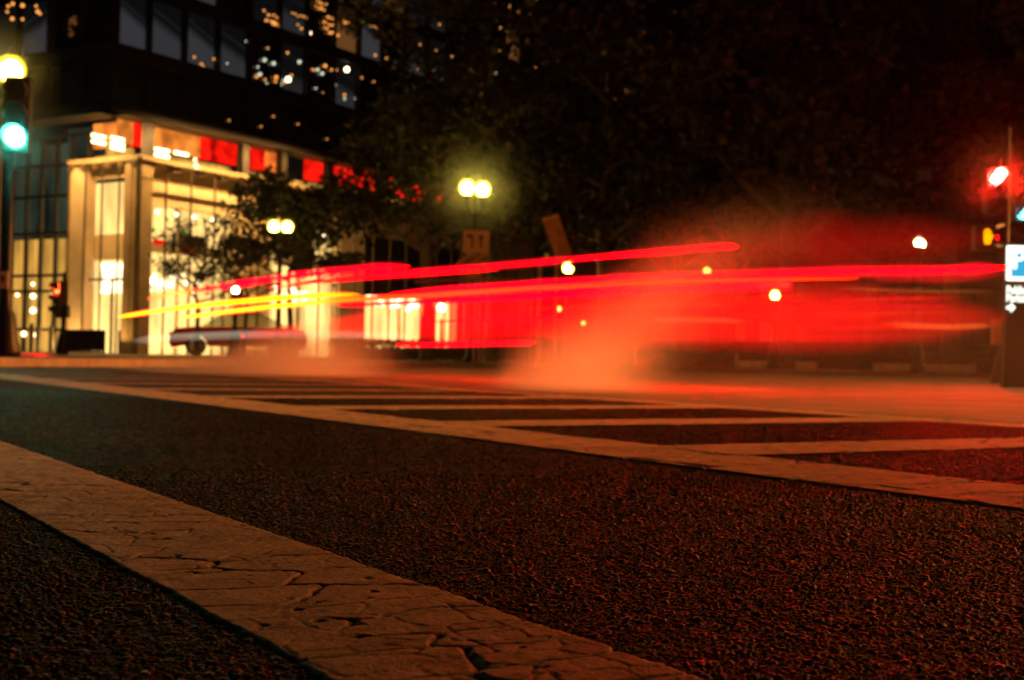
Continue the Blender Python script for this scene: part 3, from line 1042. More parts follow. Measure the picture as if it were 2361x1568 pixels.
def tree_meshes(seed, ht, spread, leaf=0.2, per=150, m='leaf', clear=0.28, ntip=70, rad=0.9):
    r_ = random.Random(seed)
    mb = MB()
    tr = max(0.05, ht * 0.018)
    pts = [Vector((0, 0, 0))]
    for k in range(1, 7):
        pts.append(Vector((r_.uniform(-.12, .12) * k * .5, r_.uniform(-.12, .12) * k * .5, ht * 0.8 * k / 6)))
    mb.tube(pts, [tr * (1.25 if k == 0 else 1 - 0.13 * k) for k in range(7)], 9)
    tips = []
    for q in range(13):
        f = clear + (0.78 - clear) * q / 12
        base = pts[0].lerp(pts[-1], f)
        k = min(5, int(f * 6)); base = pts[k].lerp(pts[k + 1], f * 6 - k) if k < 6 else pts[-1]
        ang = q * 2.4 + r_.uniform(-.4, .4)
        L = spread * (0.95 - 0.35 * f) * r_.uniform(.75, 1.15)
        e = base + Vector((math.cos(ang) * L, math.sin(ang) * L, L * r_.uniform(.35, .8)))
        mid = base.lerp(e, .5) + Vector((0, 0, -L * .06))
        mb.tube([base, mid, e], [tr * .45, tr * .28, tr * .08], 6)
        for w in range(4):
            s_ = base.lerp(e, r_.uniform(.4, 1))
            e2 = s_ + Vector((r_.uniform(-1, 1), r_.uniform(-1, 1), r_.uniform(-.3, .9))) * L * .38
            mb.tube([s_, e2], [tr * .15, tr * .04], 5)
            tips.append(e2)
        tips += [e, base.lerp(e, .75)]
    top = pts[-1]
    while len(tips) < ntip:
        tips.append(top + Vector((r_.gauss(0, 1) * spread * .33, r_.gauss(0, 1) * spread * .33, r_.uniform(-.12, .28) * ht)))
    me = bpy.data.meshes.new('trunk'); me.from_pydata(mb.v, [], mb.f); me.materials.append(M['bark'])
    cm = crown_mesh(seed, tips, leaf, per, rad, M[m])
    return me, cm


def put_tree(ms, loc, rz, sc, label, group=None, cat='tree'):
    r = thing('tree', loc, label, cat, group)
    r.rotation_euler = (0, 0, rz); r.scale = (sc, sc, sc)
    linked('trunk', ms[0], r); linked('crown', ms[1], r)
    return r


T1 = tree_meshes(1, 14, 4.2, 0.26, 165, 'leaf', 0.30, 95, 1.25)
T2 = tree_meshes(2, 13, 3.8, 0.26, 165, 'leaf', 0.26, 95, 1.2)
T3 = tree_meshes(3, 15, 4.6, 0.28, 165, 'leaf3', 0.30, 100, 1.35)
TM = tree_meshes(8, 6.6, 2.3, 0.18, 92, 'leaf', 0.42, 72, 0.62)
TN = tree_meshes(9, 13, 3.8, 0.22, 95, 'leaf', 0.30, 90, 0.95)
TS = tree_meshes(4, 5.2, 1.5, 0.10, 26, 'leaf3', 0.38, 66, 0.35)
grp = 'street trees along the far pavement'
spec = [
    (TM, 672, 40.0, 0.3, 1.0, 'dark round street tree in front of the lobby, beside the left twin lamp'),
    (TN, 985, 40.0, 1.2, .95, 'tall dark street tree left of the central twin lamp'),
    (TN, 1130, 47.0, 2.2, 1.1, 'tall dark tree behind the central twin globe lamp'),
    (T1, 1390, 43.0, 3.1, 1.05, 'broad dark tree behind the tilted tan banner'),
    (T2, 1560, 50.0, 4.0, 1.15, 'dark tree behind the main steam plume'),
    (T3, 1810, 40.0, 5.0, 1.0, 'tree with lamp lit lower branches right of the steam'),
    (T2, 2010, 47.0, 0.9, 1.2, 'dark tree left of the far right twin lamp'),
    (T1, 2190, 41.0, 2.7, 1.1, 'dark tree behind the far right twin lamp'),
    (T3, 2420, 38.0, 1.7, 1.0, 'dark tree above the parking sign at the right edge'),
    (T2, 1680, 60.0, 1.1, 1.35, 'farthest tall tree in the middle of the dark canopy'),
    (T3, 2080, 62.0, 3.6, 1.5, 'farthest tall tree on the right behind the others'),
]
for ms, px, Y, rz, sc, lab in spec:
    p = at(px, 800, Y)
    put_tree(ms, (p.x, p.y, 0.1), rz, sc, lab, grp)
p = at(455, 800, 38.5)
put_tree(TS, (p.x, p.y, .12), .5, 1.0, 'thin young tree with bare branches against the bright lobby window')
p = at(560, 800, 39.5)
put_tree(TS, (p.x, p.y, .12), 2.5, 0.9, 'small sapling beside the second lobby pier')

# ------------------------------------------------------------------ hedges and planting
def hedge(name, x0p, x1p, Y0, Y1, h, w, label, m='leaf2', mound=0.0, seed=9, z=0.12):
    r_ = np.random.default_rng(seed)
    a, b = at(x0p, 800, Y0), at(x1p, 800, Y1)
    L = (b - a).length
    n = int(L * 900)
    t = r_.random(n)
    P = np.array([tuple(a)])[0] * (1 - t)[:, None] + np.array(tuple(b)) * t[:, None]
    hh = h * (1 - mound * (0.5 + 0.5 * np.cos(t * L * 2 * math.pi / 1.6)))
    P[:, 0] += (r_.random(n) - .5) * w
    P[:, 1] += (r_.random(n) - .5) * w
    P[:, 2] = z + hh * (1 - (1 - r_.random(n)) ** 2) * (0.9 + .2 * r_.random(n))
    aa = r_.normal(size=(n, 3)); aa /= np.linalg.norm(aa, axis=1)[:, None]
    bb_ = np.cross(aa, r_.normal(size=(n, 3))); bb_ /= np.linalg.norm(bb_, axis=1)[:, None]
    s = 0.085
    V = np.stack([P - aa * s * .5, P + bb_ * s * .4, P + aa * s * .5, P - bb_ * s * .4], 1).reshape(-1, 3)
    root = thing(name, (a.x, a.y, z), label, 'hedge' if name == 'hedge' else 'planting')
    me = np_mesh('foliage', V, np.arange(n * 4).reshape(-1, 4), M[m])
    o = bpy.data.objects.new('foliage', me); C.objects.link(o); o.parent = root; o.location = -root.location
    core = MB()
    mid = (a + b) / 2
    d = (b - a).normalized()
    core.box((mid.x, mid.y, z + h * .33), L, w * .6, h * .62, d, (-d.y, d.x, 0))
    core.build('stems', M['bark'], root)
    return root


hedge('hedge', 775, 1100, 43, 44, .62, .9, 'low clipped dark green hedge left of the main steam')
hedge('shrub_row', 1490, 1900, 47, 42.5, .55, .8, 'row of low mounded shrubs behind the steam on the island', mound=.45, seed=12)
hedge('shrub_row', 1905, 2390, 42.3, 36, .60, .8, 'row of low mounded shrubs on the island beneath the red signal', mound=.45, seed=13)
# low planter wall segments
def planter(x0p, x1p, Y0, Y1, label):
    a, b = at(x0p, 840, Y0), at(x1p, 840, Y1)
    d = (b - a); d.z = 0; L = d.length; d.normalize()
    root = thing('planter_wall', (a.x, a.y, 0.1), label, 'planter wall')
    n = max(2, int(L / 1.1))
    for k in range(n):
        mb = MB(); c = a + d * (L * (k + .5) / n)
        mb.box((c.x, c.y, 0.12 + .11), L / n - .03, .22, .22, d, (-d.y, d.x, 0))
        mb.build('stone_block', M['concrete'], root)
planter(2015, 2255, 39.3, 37.2, 'pale low stone block wall in front of the shrubs at right')
planter(1700, 1880, 43.5, 41.3, 'short low stone block wall behind the steam')

# ------------------------------------------------------------------ street lamps
def lamp_post(px, py, Y, twin=True, r=.215, mname='globe', label='', ang=0.15, group=None, sep=.26, base_z=.12, bright=None, drop=False):
    c = at(px, py, Y)
    root = thing('street_lamp', (c.x, c.y, base_z), label, 'street lamp', group)
    zc = c.z
    mb = MB()
    mb.lathe((c.x, c.y, base_z), [(.21, 0), (.21, .12), (.15, .2), (.14, .55), (.10, .68), (.075, .8), (.06, zc - base_z - .85), (.07, zc - base_z - .8), (.05, zc - base_z - .5)], 14)
    mb.build('pole', M['iron'], root, True)
    if twin:
        dv_ = Vector((math.cos(ang), math.sin(ang), 0))
        cs = [c + dv_ * sep, c - dv_ * sep]
        arm = MB()
        for q in cs:
            arm.tube([(c.x, c.y, zc - .75), tuple((Vector((c.x, c.y, zc - .75)) + Vector((q.x, q.y, zc - .62))) / 2 + Vector((0, 0, -.08))), (q.x, q.y, zc - .5), (q.x, q.y, zc - .24)], [.035, .032, .03, .05], 8)
        arm.tube([(c.x, c.y, zc - .6), (c.x, c.y, zc + .1)], [.04, .01], 8)
        arm.build('arm', M['iron'], root)
    else:
        cs = [c]
    for q in cs:
        g_ = MB(); g_.sphere((q.x, q.y, zc), r * 1.16, 14, 1.08)
        go_ = g_.build('globe', M['glow_y'], root, True)
        g_ = MB(); g_.sphere((q.x, q.y, zc - .02), r * .86, 14, 1.05)
        bo_ = g_.build('bulb', M[mname], None, True); bo_.parent = go_
        k_ = MB(); k_.lathe((q.x, q.y, zc - r * 1.08 - .07), [(.05, 0), (.10, .03), (.12, .09)], 10)
        k_.lathe((q.x, q.y, zc + r * 1.06), [(.07, 0), (.05, .05), (.02, .10), (.03, .13), (.005, .17)], 10)
        k_.build('fitting', M['iron'], root)
    return root


lamp_post(1, 160, 21.5, True, .215, 'globe', 'big twin globe street lamp cut by the left edge, above the green signal', .2, sep=.17)
lamp_post(1095, 434, 36, True, .215, 'globe', 'twin globe street lamp glowing in the middle of the photo over the white sign', .55, sep=.25)
lamp_post(647, 522, 35.5, True, .165, 'globe', 'twin globe street lamp in front of the dark tree beside the lobby', .1, sep=.18)
lamp_post(2121, 560, 35, True, .12, 'globe_far', 'small twin globe lamp in the red haze left of the walking signal', 1.1, sep=.2)
lamp_post(1310, 617, 44, False, .19, 'globe', 'single globe street lamp right of the thin steel pole')
lamp_post(1787, 680, 35, False, .13, 'globe', 'single low globe lamp glowing inside the red steam')
lamp_post(1018, 709, 60, False, .19, 'globe_far', 'small single lamp under the streaks left of the mast pole')
lamp_post(543, 668, 36, False, .11, 'globe_far', 'small lamp in front of the lobby above the yellow streaks')
lamp_post(1630, 625, 58, False, .16, 'globe_small', 'dim yellow lamp just above the long red streak')
lamp_post(1158, 700, 66, False, .13, 'globe_small', 'tiny amber lamp under the streaks left of the steel pole', base_z=.12)
lamp_post(1288, 712, 64, False, .13, 'globe_small', 'tiny amber lamp just right of the steel pole')
lamp_post(1345, 745, 62, False, .10, 'globe_small', 'tiny amber lamp low inside the orange steam')

# ------------------------------------------------------------------ signals
def signal_head(root, c, faces, lit, col, r=.15, name='signal_head', yaw=0.0, toward=None):
    """c centre of the lit lens; stack upward/downward"""
    n = Vector((math.sin(yaw), -math.cos(yaw), 0))
    a = Vector((n.y * -1, n.x, 0))
    top = c + Z * (r * 2.35 * lit)
    h = MB()
    mid = top - Z * (r * 2.35)
    h.box(mid - n * .12, .36 / .15 * r, .22, r * 7.4, a, n.cross(Z) if False else Vector((-a.y, a.x, 0)))
    hd = h.build(name, M['housing'], root)
    for k in range(3):
        q = top - Z * (r * 2.35 * k)
        l = MB()
        i0 = len(l.v)
        ring = [(r * math.cos(t), r * math.sin(t)) for t in [2 * math.pi * j / 18 for j in range(18)]]
        l.prism(ring, q + n * .015, a, Z, n, .05)
        l.build('lens', M[col] if k == lit else M['lens_off'], root)
        v = MB()
        arc = [math.radians(t) for t in range(-30, 211, 20)]
        o_ = [q + a * (1.08 * r * math.cos(t)) + Z * (1.08 * r * math.sin(t)) for t in arc]
        i_ = len(v.v)
        for p_, t in zip(o_, arc):
            v.v.append(tuple(p_)); v.v.append(tuple(p_ + n * (.20 if 0 <= math.degrees(t) <= 180 else .1)))
        for j in range(len(arc) - 1):
            v.f.append((i_ + 2 * j, i_ + 2 * j + 1, i_ + 2 * j + 3, i_ + 2 * j + 2))
        v.build('visor', M['housing'], root)


# left post with green signal
c = at(36, 316, 20)
pb = at(10, 820, 20.2)
s1 = thing('traffic_signal', (pb.x, pb.y, .12), 'traffic signal on a dark post at the left edge showing green', 'traffic signal')
mb = MB(); mb.lathe((pb.x, pb.y, .12), [(.24, 0), (.24, .1), (.19, .3), (.15, .66), (.09, .75), (.075, 1.0), (.07, 4.2)], 14)
mb.build('pole', M['iron'], s1, True)
signal_head(s1, c, 3, 2, 'green', .155, yaw=.12)
mb = MB(); mb.tube([(pb.x, pb.y, c.z + .1), (c.x, c.y + .12, c.z + .1)], .03, 8); mb.tube([(pb.x, pb.y, c.z + .7), (c.x, c.y + .12, c.z + .7)], .03, 8)
mb.build('bracket', M['iron'], s1)
q = at(4, 645, 20.0); mb = MB(); mb.box(q, .20, .02, .26); o = mb.build('sign_plate', M['signwhite'], s1)
mb = MB(); mb.prism([(-.02, -.05), (.02, -.05), (.02, .02), (.05, .02), (0, .07), (-.05, .02), (-.02, .02)], q + Vector((.02, -.013, 0)), (1, 0, 0), Z, (0, -1, 0), .004); mb.build('sign_arrow', M['signblack'], s1)

# small red signal left
c = at(148, 665, 34)
s2 = thing('traffic_signal', (c.x, c.y, .12), 'small red lit signal on a dark post in front of the stone wall at left', 'traffic signal')
mb = MB(); mb.lathe((c.x, c.y, .12), [(.17, 0), (.17, .15), (.10, .5), (.06, .7), (.055, c.z + .3)], 12); mb.build('pole', M['iron'], s2, True)
signal_head(s2, c + Vector((-.1, -.2, .0)), 3, 0, 'red_small', .13, yaw=-1.0)
mb = MB(); mb.box(at(145, 718, 33.8), .30, .2, .32); mb.build('button_box', M['housing'], s2)

# right mast with red signal, hand signal
pr = at(2312, 800, 22.4)
s3 = thing('traffic_signal', (pr.x, pr.y, .02), 'dark post at right carrying a glaring red signal and an orange hand', 'traffic signal')
c = at(2296, 406, 22)
mb = MB(); mb.lathe((pr.x, pr.y, .0), [(.2, 0), (.2, .1), (.14, .35), (.08, .5), (.075, c.z + .9)], 14); mb.build('pole', M['iron'], s3, True)
signal_head(s3, c, 3, 0, 'red', .105, yaw=.15)
hc = at(2268, 549, 21.8)
mb = MB(); mb.box(hc, .34, .22, .42); mb.build('walk_signal_case', M['housing'], s3)
mb = MB()
mb.tube([hc + Vector((.12, 0, .16)), (pr.x, pr.y, hc.z + .3)], .035, 8); mb.tube([(pr.x, pr.y, hc.z - .1), hc + Vector((.12, 0, -.1))], .03, 8)
mb.build('bracket', M['iron'], s3)
hand = MB()
hand.prism([(-.045, -.10), (.045, -.10), (.06, -.02), (.055, .05), (-.055, .05), (-.06, 0)], hc + Vector((.02, -.125, -.01)), (1, 0, 0), Z, (0, -1, 0), .01)
for k, l in enumerate((.08, .105, .1, .075)):
    x_ = -.045 + k * .030
    hand.prism([(x_ - .011, .04), (x_ + .011, .04), (x_ + .011, .05 + l), (x_ - .011, .05 + l)], hc + Vector((.02, -.125, -.01)), (1, 0, 0), Z, (0, -1, 0), .01)
hand.prism([(.05, -.04), (.075, .0), (.10, .05), (.085, .06), (.05, .02)], hc + Vector((.02, -.125, -.01)), (1, 0, 0), Z, (0, -1, 0), .01)
hand.build('hand_symbol', M['hand'], s3)
mb = MB(); mb.box(at(2303, 765, 22.1), .22, .16, .42); mb.build('yellow_box', M['yellowbox'], s3, ).__setitem__('label', 'yellow control box low on the right post')
# second head, blue green, at right edge
c = at(2358, 491, 25)
pq = at(2385, 800, 25.2)
s4 = thing('traffic_signal', (pq.x, pq.y, .02), 'signal showing blue green at the very right edge above the parking sign', 'traffic signal')
mb = MB(); mb.lathe((pq.x, pq.y, .0), [(.16, 0), (.14, .35), (.07, .5), (.065, c.z + .9)], 12); mb.build('pole', M['iron'], s4, True)
M['cyan'] = emit('lit_cyan_lens', (0.10, .9, 1.0), 9)
signal_head(s4, c, 3, 2, 'cyan', .12, yaw=.3)

# ------------------------------------------------------------------ parking sign pylon
def text(body, size, m, loc, parent, name, rot=0.0, ext=.006, sx=1.0):
    cu_ = bpy.data.curves.new(name, 'FONT'); cu_.body = body; cu_.size = size; cu_.extrude = ext; cu_.offset = size * .012
    tmp = bpy.data.objects.new('tmp', cu_); C.objects.link(tmp)
    bpy.context.view_layer.update()
    dg = bpy.context.evaluated_depsgraph_get()
    me = bpy.data.meshes.new_from_object(tmp.evaluated_get(dg)); me.name = name
    bpy.data.objects.remove(tmp)
    me.materials.clear(); me.materials.append(m)
    o = bpy.data.objects.new(name, me); C.objects.link(o); o.parent = parent
    o.location = Vector(loc) - parent.location; o.rotation_euler = (R(90), 0, rot); o.scale = (sx, 1, 1)
    return o


YP = 18.0
pa = at(2325, 566, YP)
pe = at(2325, 646, YP)
psz = pa.z - pe.z
ps = thing('parking_sign', (pa.x + psz / 2, YP + .1, .0), 'backlit Public Parking pylon with white P on blue at the right edge', 'parking sign')
mb = MB(); mb.box((pa.x + psz / 2, YP + .13, (pa.z + .05) / 2), psz + .02, .12, pa.z + .05); mb.build('pylon', M['dark'], ps)
mb = MB(); mb.box((pa.x + psz / 2, YP + .04, (pa.z + pe.z) / 2), psz, .05, psz); mb.build('white_panel', M['lit_white'], ps)
mb = MB(); mb.box((pa.x + psz / 2, YP + .01, (pa.z + pe.z) / 2), psz * .80, .02, psz * .80); mb.build('blue_panel', M['lit_blue'], ps)
text('P', psz * .78, M['lit_white'], (pa.x + psz * .10, YP - .006, pe.z + psz * .34), ps, 'letter_p')
text('Public', .155, M['lit_white'], (pa.x + .005, YP + .06, at(2325, 676, YP).z), ps, 'lettering', sx=.72)
text('Parking', .155, M['lit_white'], (pa.x + .005, YP + .06, at(2325, 695, YP).z), ps, 'lettering', sx=.72)
ac = at(2334, 709, YP)
mb = MB(); mb.prism([(-.055, -.022), (0, -.022), (0, -.065), (.065, 0), (0, .065), (0, .022), (-.055, .022)], ac + Vector((0, .06, 0)), (1, 0, 0), Z, (0, -1, 0), .02)
mb.build('arrow', M['lit_white'], ps)
# grey cabinet
qc = at(2352, 790, 26)
cb = thing('utility_cabinet', (qc.x, qc.y, 0.02), 'grey utility cabinet behind the parking pylon at the right edge', 'utility cabinet')
mb = MB(); mb.box((qc.x, qc.y, .32), .6, .4, .6); mb.build('cabinet', M['concrete'], cb)
mb = MB(); mb.box((qc.x, qc.y, .64), .64, .44, .04); mb.build('lid', M['steel'], cb)

# ------------------------------------------------------------------ signs and poles in the middle
pm = at(1240, 842, 31)
sp = thing('sign_pole', (pm.x, pm.y, .0), 'slender steel pole with a long thin arm in the middle, painted as lit at its foot', 'pole')
ptop = at(1246, 612, 31)
mb = MB(); mb.tube([(pm.x, pm.y, 0), (pm.x, pm.y, ptop.z)], [.055, .045], 10); mb.build('pole', M['steel'], sp)
mb = MB(); mb.tube([(pm.x, pm.y, .02), (pm.x, pm.y, at(1240, 785, 31).z)], [.07, .07], 10); mb.build('lit_foot_sleeve', mat('pale_foot_light', (.8, .62, .25), .4), sp)  # light on the pole foot put into a paler added sleeve
mb = MB()
mb.tube([(pm.x, pm.y, at(1240, 650, 31).z), at(1142, 645, 31)], [.035, .03], 8)
mb.tube([at(1103, 643, 31), at(955, 650, 31)], [.03, .025], 8)
mb.tube([at(1142, 645, 31), at(1103, 643, 31)], [.03, .03], 8)
mb.build('arm', M['steel'], sp)
# white arrow sign
sc_ = at(1098, 557, 34.5)
sg = thing('lane_sign', (sc_.x, sc_.y + .1, .12), 'square white lane sign with two dark arrows under the central lamp', 'road sign')
mb = MB(); mb.box(sc_, .70, .03, .60); mb.build('sign_plate', M['signwhite'], sg)
mb = MB(); mb.tube([(sc_.x, sc_.y + .06, .12), (sc_.x, sc_.y + .06, sc_.z + .25)], .035, 8); mb.build('post', M['steel'], sg)
for dx, hook in ((-.14, 1), (.13, 0)):
    mb = MB()
    o_ = sc_ + Vector((dx, -.02, 0))
    if hook:
        mb.prism([(-.02 + .03, -.18), (.03 + .03, -.18), (.03 + .03, .12), (.0, .18), (-.05, .18), (-.05, .21), (-.13, .15), (-.05, .09), (-.05, .12), (-.01, .11), (.01, .08)], o_, (1, 0, 0), Z, (0, -1, 0), .012)
    else:
        mb.prism([(-.025, -.18), (.025, -.18), (.025, .08), (.07, .08), (0, .21), (-.07, .08), (-.025, .08)], o_, (1, 0, 0), Z, (0, -1, 0), .012)
    mb.build('arrow', M['signblack'], sg)
# lower small sign
qs = at(1093, 633, 34.4); mb = MB(); mb.box(qs, .40, .03, .18); mb.build('small_plate', M['banner'], sg)
# tilted banner on short pole
bp_ = at(1284, 600, 33)
bn = thing('banner_pole', (bp_.x, bp_.y, .12), 'tan banner leaning from a ball topped pole right of the white sign', 'banner')
mb = MB(); mb.tube([(bp_.x, bp_.y, .12), (bp_.x, bp_.y, at(1284, 545, 33).z)], .05, 10); mb.sphere((bp_.x, bp_.y, at(1284, 540, 33).z), .09, 10); mb.build('pole', M['yellowbox'], bn, label if False else False)
mb = MB()
qq = [at(1250, 506, 33.3), at(1288, 496, 33.3), at(1318, 585, 33.3), at(1284, 602, 33.3)]
for y_ in (0, .06):
    for a_ in qq: mb.v.append((a_.x, a_.y + y_, a_.z))
mb.f += [(0, 1, 2, 3), (7, 6, 5, 4)] + [(k, 4 + k, 4 + (k + 1) % 4, (k + 1) % 4) for k in range(4)]
mb.build('banner_cloth', M['banner'], bn)
mb = MB(); mb.tube([qq[0] + Vector((0, -.02, 0)), qq[1] + Vector((0, -.02, 0))], .035, 8); mb.build('banner_rod', M['signwhite'], bn)
# curved brackets, olive
cb1 = thing('curved_awning_frame', at(1085, 640, 33), 'pair of curved yellow green arms under the white sign', 'awning frame')
for dx in (0, 32):
    mb = MB(); mb.tube([at(1050 + dx, 614, 33), at(1062 + dx, 602, 33), at(1078 + dx, 592, 33), at(1098 + dx, 588, 33)], [.03, .05, .05, .02], 8); mb.build('curved_arm', M['yellowbox'], cb1)
mb = MB(); mb.tube([at(1062, 602, 33.05), at(1100, 606, 33.05), at(1108, 640, 33.1)], .03, 6); pz = at(1108, 640, 33.1); mb.tube([pz, (pz.x, pz.y, .12)], .03, 6); mb.build('post', M['steel'], cb1)
# bollards / posts
for px, y0, y1, Y, lab in ((1464, 795, 836, 42, 'thin pale post seen through the steam'), (1700, 813, 838, 42.5, 'thin pale post among the shrubs right of the steam'),
                           (885, 800, 838, 44.5, 'thin steel post left of the clipped hedge')):
    a_ = at(px, y0, Y)
    mb = MB(); mb.lathe((a_.x, a_.y, .11), [(.06, 0), (.06, .02), (.045, .03), (.045, a_.z - .16), (.03, a_.z - .11)], 10)
    tag(mb.build('bollard', M['steel'], loc=(a_.x, a_.y, .11)), lab, 'bollard')

# dark fabric barrier, left
fa, fb = at(150, 830, 33.5), at(240, 832, 33.0)
fz = at(195, 764, 33.2).z
br = thing('barrier', (fa.x, fa.y, .12), 'dark green fabric covered barrier in front of the lobby', 'barrier')
d = (fb - fa); d.z = 0; L = d.length; d.normalize(); nn = Vector((-d.y, d.x, 0)); mid = (fa + fb) / 2
mb = MB(); mb.box((mid.x, mid.y, (fz + .2) / 2 + .03), L - .06, .03, fz - .2, d, nn); mb.build('fabric_panel', M['fabric'], br)
mb = MB()
for q in (fa, fb): mb.tube([(q.x, q.y, .12), (q.x, q.y, fz + .03)], .025, 8)
mb.tube([(fa.x, fa.y, fz + .02), (fb.x, fb.y, fz + .02)], .025, 8); mb.tube([(fa.x, fa.y, .2), (fb.x, fb.y, .2)], .025, 8)
mb.build('frame', M['iron'], br)
# entrance bollards near the wing door
for k, (px, Y) in enumerate(((72, 40), (88, 41), (118, 42))):
    a_ = at(px, 800, Y)
    mb = MB(); mb.lathe((a_.x, a_.y, .12), [(.08, 0), (.08, .8), (.05, .9)], 10)
    tag(mb.build('bollard', M['steel'], loc=(a_.x, a_.y, .12)), ['leftmost bollard by the amber entrance', 'middle bollard by the amber entrance', 'bollard by the amber entrance nearest the small red signal'][k], 'bollard', 'entrance bollards')

# ------------------------------------------------------------------ parked cars
def car(c, yaw, paint, label, L=4.4):
    root = thing('parked_car', (c.x, c.y, 0.0), label, 'car')
    root.rotation_euler = (0, 0, yaw)
    W_ = 1.76
    def loft(secs, name, m, par=root):
        mb = MB(); n = len(secs[0])
        for s_ in secs: mb.v += [tuple(v_) for v_ in s_]
        for k in range(len(secs) - 1):
            for j in range(n):
                j2 = (j + 1) % n
                mb.f.append((k * n + j, k * n + j2, (k + 1) * n + j2, (k + 1) * n + j))
        mb.f.append(tuple(range(n))[::-1]); mb.f.append(tuple((len(secs) - 1) * n + j for j in range(n)))
        me = bpy.data.meshes.new(name); me.from_pydata(mb.v, [], mb.f); me.materials.append(m)
        me.polygons.foreach_set('use_smooth', [True] * len(me.polygons))
        o = linked(name, me, par)
        bv = o.modifiers.new('b', 'BEVEL'); bv.width = .03; bv.segments = 2; bv.limit_method = 'ANGLE'
        return o
    lower = [(-2.2, .42), (-2.15, .70), (-2.0, .88), (-1.4, .95), (-.6, .98), (1.0, .97), (1.7, .95), (2.12, .88), (2.2, .60), (2.15, .30), (1.75, .22)]
    # wheel arches
    def arch(x): return [(x + .36 * math.cos(math.radians(t)), .32 + .36 * math.sin(math.radians(t))) for t in range(0, 181, 30)]
    lower += arch(1.35) + arch(-1.35) + [(-2.1, .25)]
    secs = []
    for y_, ins in ((-W_ / 2, .0), (-W_ / 2 + .06, 1), (W_ / 2 - .06, 1), (W_ / 2, 0)):
        secs.append([(x_ * (1 if ins else .985), y_, z_ if ins else (z_ - .05 if z_ > .8 else z_)) for x_, z_ in lower])
    loft(secs, 'body', paint)
    cab = [(-1.25, .95), (-.55, 1.38), (.75, 1.42), (1.75, .95)]
    loft([[(x_ * .98, s_ * (W_ / 2 - .10 - (z_ - .95) * .35), z_) for x_, z_ in cab] for s_ in (-1, 1)], 'cabin_glass', M['car_glass'])
    loft([[(x_, s_ * (W_ / 2 - .26), z_) for x_, z_ in ((-.62, 1.385), (-.5, 1.43), (.68, 1.46), (.85, 1.40))] for s_ in (-1, 1)], 'roof', paint)
    for x_ in (-1.35, 1.35):
        for s_ in (-1, 1):
            w = MB(); y_ = s_ * (W_ / 2 - .11)
            w.tube([(x_, y_ - .11, .32), (x_, y_ + .11, .32)], .32, 18)
            me = bpy.data.meshes.new('wheel'); me.from_pydata(w.v, [], w.f); me.materials.append(M['tyre'])
            wo = linked('wheel', me, root)
            w = MB(); w.tube([(x_, y_ + s_ * .10, .32), (x_, y_ + s_ * .125, .32)], .20, 14)
            me = bpy.data.meshes.new('rim'); me.from_pydata(w.v, [], w.f); me.materials.append(M['rim'])
            linked('rim', me, wo)
    for s_ in (-1, 1):
        for nm, x_, m_ in (('headlight', -2.17, 'signwhite'), ('tail_light', 2.18, 'lens_off')):
            w = MB(); w.box((x_, s_ * .62, .70), .06, .32, .13)
            me = bpy.data.meshes.new(nm); me.from_pydata(w.v, [], w.f); me.materials.append(M[m_])
            linked(nm, me, root)
    return root


q = at(548, 830, 43); car(Vector((q.x, q.y, 0)), .22, M['carred'], 'dark red saloon parked in front of the lobby behind the low left steam').location.z = .12

